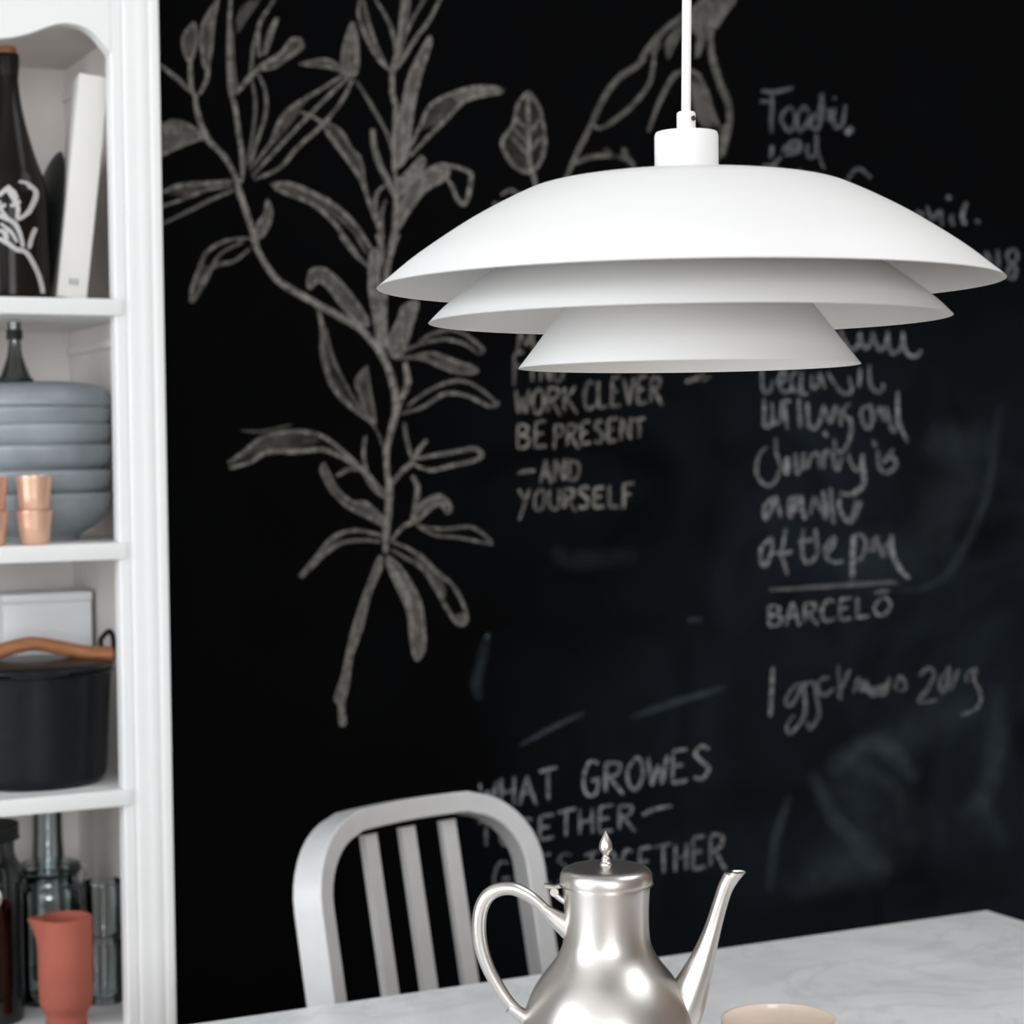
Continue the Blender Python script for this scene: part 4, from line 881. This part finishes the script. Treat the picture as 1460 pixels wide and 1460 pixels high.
hand(T3, 7, .5, [(145, 350), (150, 460), (155, 560), (210, 540), (205, 380)], [(200, 540), (265, 520), (290, 370), (320, 585)], [(300, 370), (350, 380)], [(405, 350), (410, 460), (420, 580)], [(470, 380), (480, 550), (530, 575), (570, 500), (590, 400)], [(600, 420), (640, 540), (680, 410), (725, 565)], [(790, 390), (735, 440), (760, 500), (790, 510), (795, 600), (755, 725), (690, 750), (670, 655)], [(590, 605), (605, 620), (620, 640)], [(935, 400), (870, 450), (895, 560), (945, 560), (942, 390)], [(955, 540), (1010, 420), (1040, 520), (1050, 420), (1100, 590), (1130, 560), (1140, 300)], [(1140, 300), (1150, 520), (1215, 680)]); put(c.done('text_line', M['chalkb']), t)
hand(T3, 7, .42, [(170, 715), (110, 780), (90, 900), (125, 970), (185, 1005), (245, 950), (260, 880)], [(235, 645), (240, 760), (280, 870), (320, 920)], [(380, 760), (390, 910), (430, 860), (440, 760), (455, 890)], [(470, 880), (500, 780), (550, 770), (560, 885)], [(590, 880), (600, 760), (650, 760), (690, 890), (730, 780)], [(770, 760), (800, 850), (850, 890), (880, 780)], [(995, 740), (1000, 860), (1060, 905), (1130, 850), (1100, 790), (1030, 840)], [(1110, 730), (1060, 790), (1020, 830)]); c.line(10, .8, (322, 790), (320, 850), (315, 925)); c.line(9, .6, (880, 765), (878, 850), (890, 930), (885, 1000), (830, 1045), (780, 1080)); c.line(8, .35, (955, 665), (968, 690), (975, 720)); put(c.done('text_line', M['chalkb']), t)
hand(T4, 7.5, .55, [(220, 250), (150, 330), (160, 415), (210, 330), (232, 255), (275, 405)], [(490, 390), (520, 260), (560, 330), (612, 425)], [(585, 205), (600, 300), (612, 410)], [(640, 185), (650, 320), (665, 455)], [(700, 215), (780, 235), (860, 215)], [(720, 240), (705, 320), (730, 390), (790, 440), (840, 360), (870, 275)], [(830, 270), (820, 350), (790, 420)]); c.line(10, .6, (345, 250), (340, 330), (345, 415)); c.line(10, .6, (380, 240), (378, 300), (370, 370)); c.line(9, .6, (418, 240), (430, 330), (455, 425)); put(c.done('text_line', M['chalkb']), t)
hand(T4, 7.5, .52, [(205, 550), (125, 640), (135, 755), (175, 740), (205, 640), (205, 550)], [(310, 485), (290, 600), (275, 670), (300, 760), (320, 835)], [(210, 668), (280, 672), (360, 655)], [(440, 485), (430, 650), (460, 740), (530, 705), (548, 640)], [(530, 485), (535, 560), (545, 650)], [(400, 592), (450, 580), (510, 570)], [(590, 690), (660, 620), (668, 555), (605, 630), (620, 710), (680, 740), (735, 728)], [(815, 545), (870, 535), (905, 600), (875, 700), (830, 722)], [(900, 620), (965, 650), (990, 555), (955, 590), (985, 640)], [(1000, 590), (1035, 690), (1065, 580)]); c.line(9.5, .75, (812, 540), (806, 700), (804, 865)); c.line(9.5, .75, (1095, 530), (1100, 660), (1140, 760), (1225, 865)); put(c.done('text_line', M['chalkb']), t)
c.crop(IMG); c.line(7.5, .36, (1096, 841), (1150, 838), (1220, 833), (1280, 830)); put(c.done('underline', M['chalkb']), t)
t = block('chalk capitals under the ruled line on the right of the wall', 1095, 895)
caps('BARCEL', 1094, 893, 1243, 879, 30, 6, .58); caps('O', 1243, 878, 1275, 874, 24, 6, .55); c.line(5.5, .5, (1245, 846), (1256, 843), (1268, 843)); put(c.done('text_line', M['chalkb']), t)
t = block('slanting chalk signature line with the figures 209 at lower right of the wall', 1100, 1020)
hand((1060, 900, 3.842), 6.3, .42, [(300, 280), (250, 330), (225, 390), (255, 405), (295, 350), (320, 285), (335, 400), (320, 480), (260, 555), (235, 545), (240, 500), (275, 460)], [(330, 290), (380, 285), (400, 380), (408, 460), (360, 535), (345, 490)], [(465, 250), (410, 270), (405, 320), (440, 348), (495, 310)], [(515, 185), (520, 280), (530, 362), (515, 350), (548, 290)], [(580, 210), (560, 250), (540, 300)], [(600, 335), (625, 255), (650, 330), (665, 270), (690, 340), (720, 345), (780, 300), (795, 255), (770, 345), (700, 325)], [(820, 320), (855, 245), (885, 310), (840, 325)], [(955, 245), (1010, 200), (1040, 240), (1000, 320), (952, 388), (1058, 375)], [(1115, 205), (1070, 280), (1090, 335), (1120, 250), (1120, 185)], [(1175, 205), (1150, 270), (1125, 325)], [(1225, 285), (1215, 240), (1270, 205), (1255, 260), (1290, 330), (1290, 400), (1240, 440), (1185, 458)]); c.line(7.5, .6, (142, 468), (150, 330), (157, 195)); c.line(9, .4, (620, 310), (700, 320), (790, 290)); put(c.done('text_line', M['chalkb']), t)
# --- wiped, smeared chalk on the right half of the wall
Chalk.fat = 1.35; Chalk.soft = True
def smear(crop, label, *strokes):
    c.crop(crop)
    for st in strokes: L(st[0], st[1]*1.0, *st[2:])
    tag(c.done('chalk_smudge', M['dust']), label, 'chalk smudge', 'wiped chalk smears on the black wall')
LM = (640, 740, 3.318); LR = (1040, 800, 2.92)
smear(LM, 'thin slanting chalk streak just above the word WHAT', (6, .22, (320, 1078), (480, 990), (645, 912)))
smear(LM, 'slanting chalk streak above GROWES, right of the thinner streak', (9, .16, (845, 942), (1000, 890), (1150, 840), (1325, 788)))
smear(LM, 'short upright chalk smear right of the foot of the plant drawing', (12, .11, (182, 540), (150, 680), (125, 780), (145, 860)), (5, .35, (172, 545), (185, 560)))
smear(LM, 'short level chalk tick left of the word in capitals under the ruled line', (6, .18, (1120, 480), (1160, 476), (1205, 473)))
smear(LM, 'wide faint wiped curve below YOURSELF', (22, .05, (480, 120), (560, 190), (700, 190), (900, 170)))
smear(LR, 'wiped oval of chalk smears below the slanting signature line', (24, .13, (390, 880), (480, 815), (620, 760), (720, 850), (775, 925)), (20, .12, (330, 870), (400, 1000), (470, 1110), (610, 1195)), (38, .08, (230, 1400), (450, 1280), (680, 1300)), (24, .08, (480, 1120), (560, 1230), (700, 1280)), (22, .08, (440, 830), (560, 860), (680, 940), (720, 1040)), (44, .07, (520, 800), (760, 720), (900, 640), (1060, 600)), (70, .05, (300, 1330), (600, 1180), (900, 1060)), (50, .05, (420, 860), (520, 960), (600, 1080)))
smear(LR, 'broad upright wiped chalk band at the right, below the figures', (26, .10, (1105, 500), (1110, 760), (1060, 960), (940, 1080)), (20, .07, (1030, 1180), (1060, 1000), (1090, 1080), (1150, 1200)))
smear(LR, 'steep wiped chalk smear above the spout of the coffee pot', (12, .12, (255, 965), (190, 1150), (160, 1400)))
smear(T6, 'long wiped chalk arc right of the handwriting', (11, .085, (1250, 380), (1225, 560), (1190, 820), (1100, 1030), (1000, 1200), (880, 1265), (760, 1270)), (60, .06, (1190, 700), (1000, 860), (950, 1120)), (46, .07, (1225, 560), (1010, 600), (890, 540)), (70, .05, (500, 1100), (700, 1150), (960, 1100)))
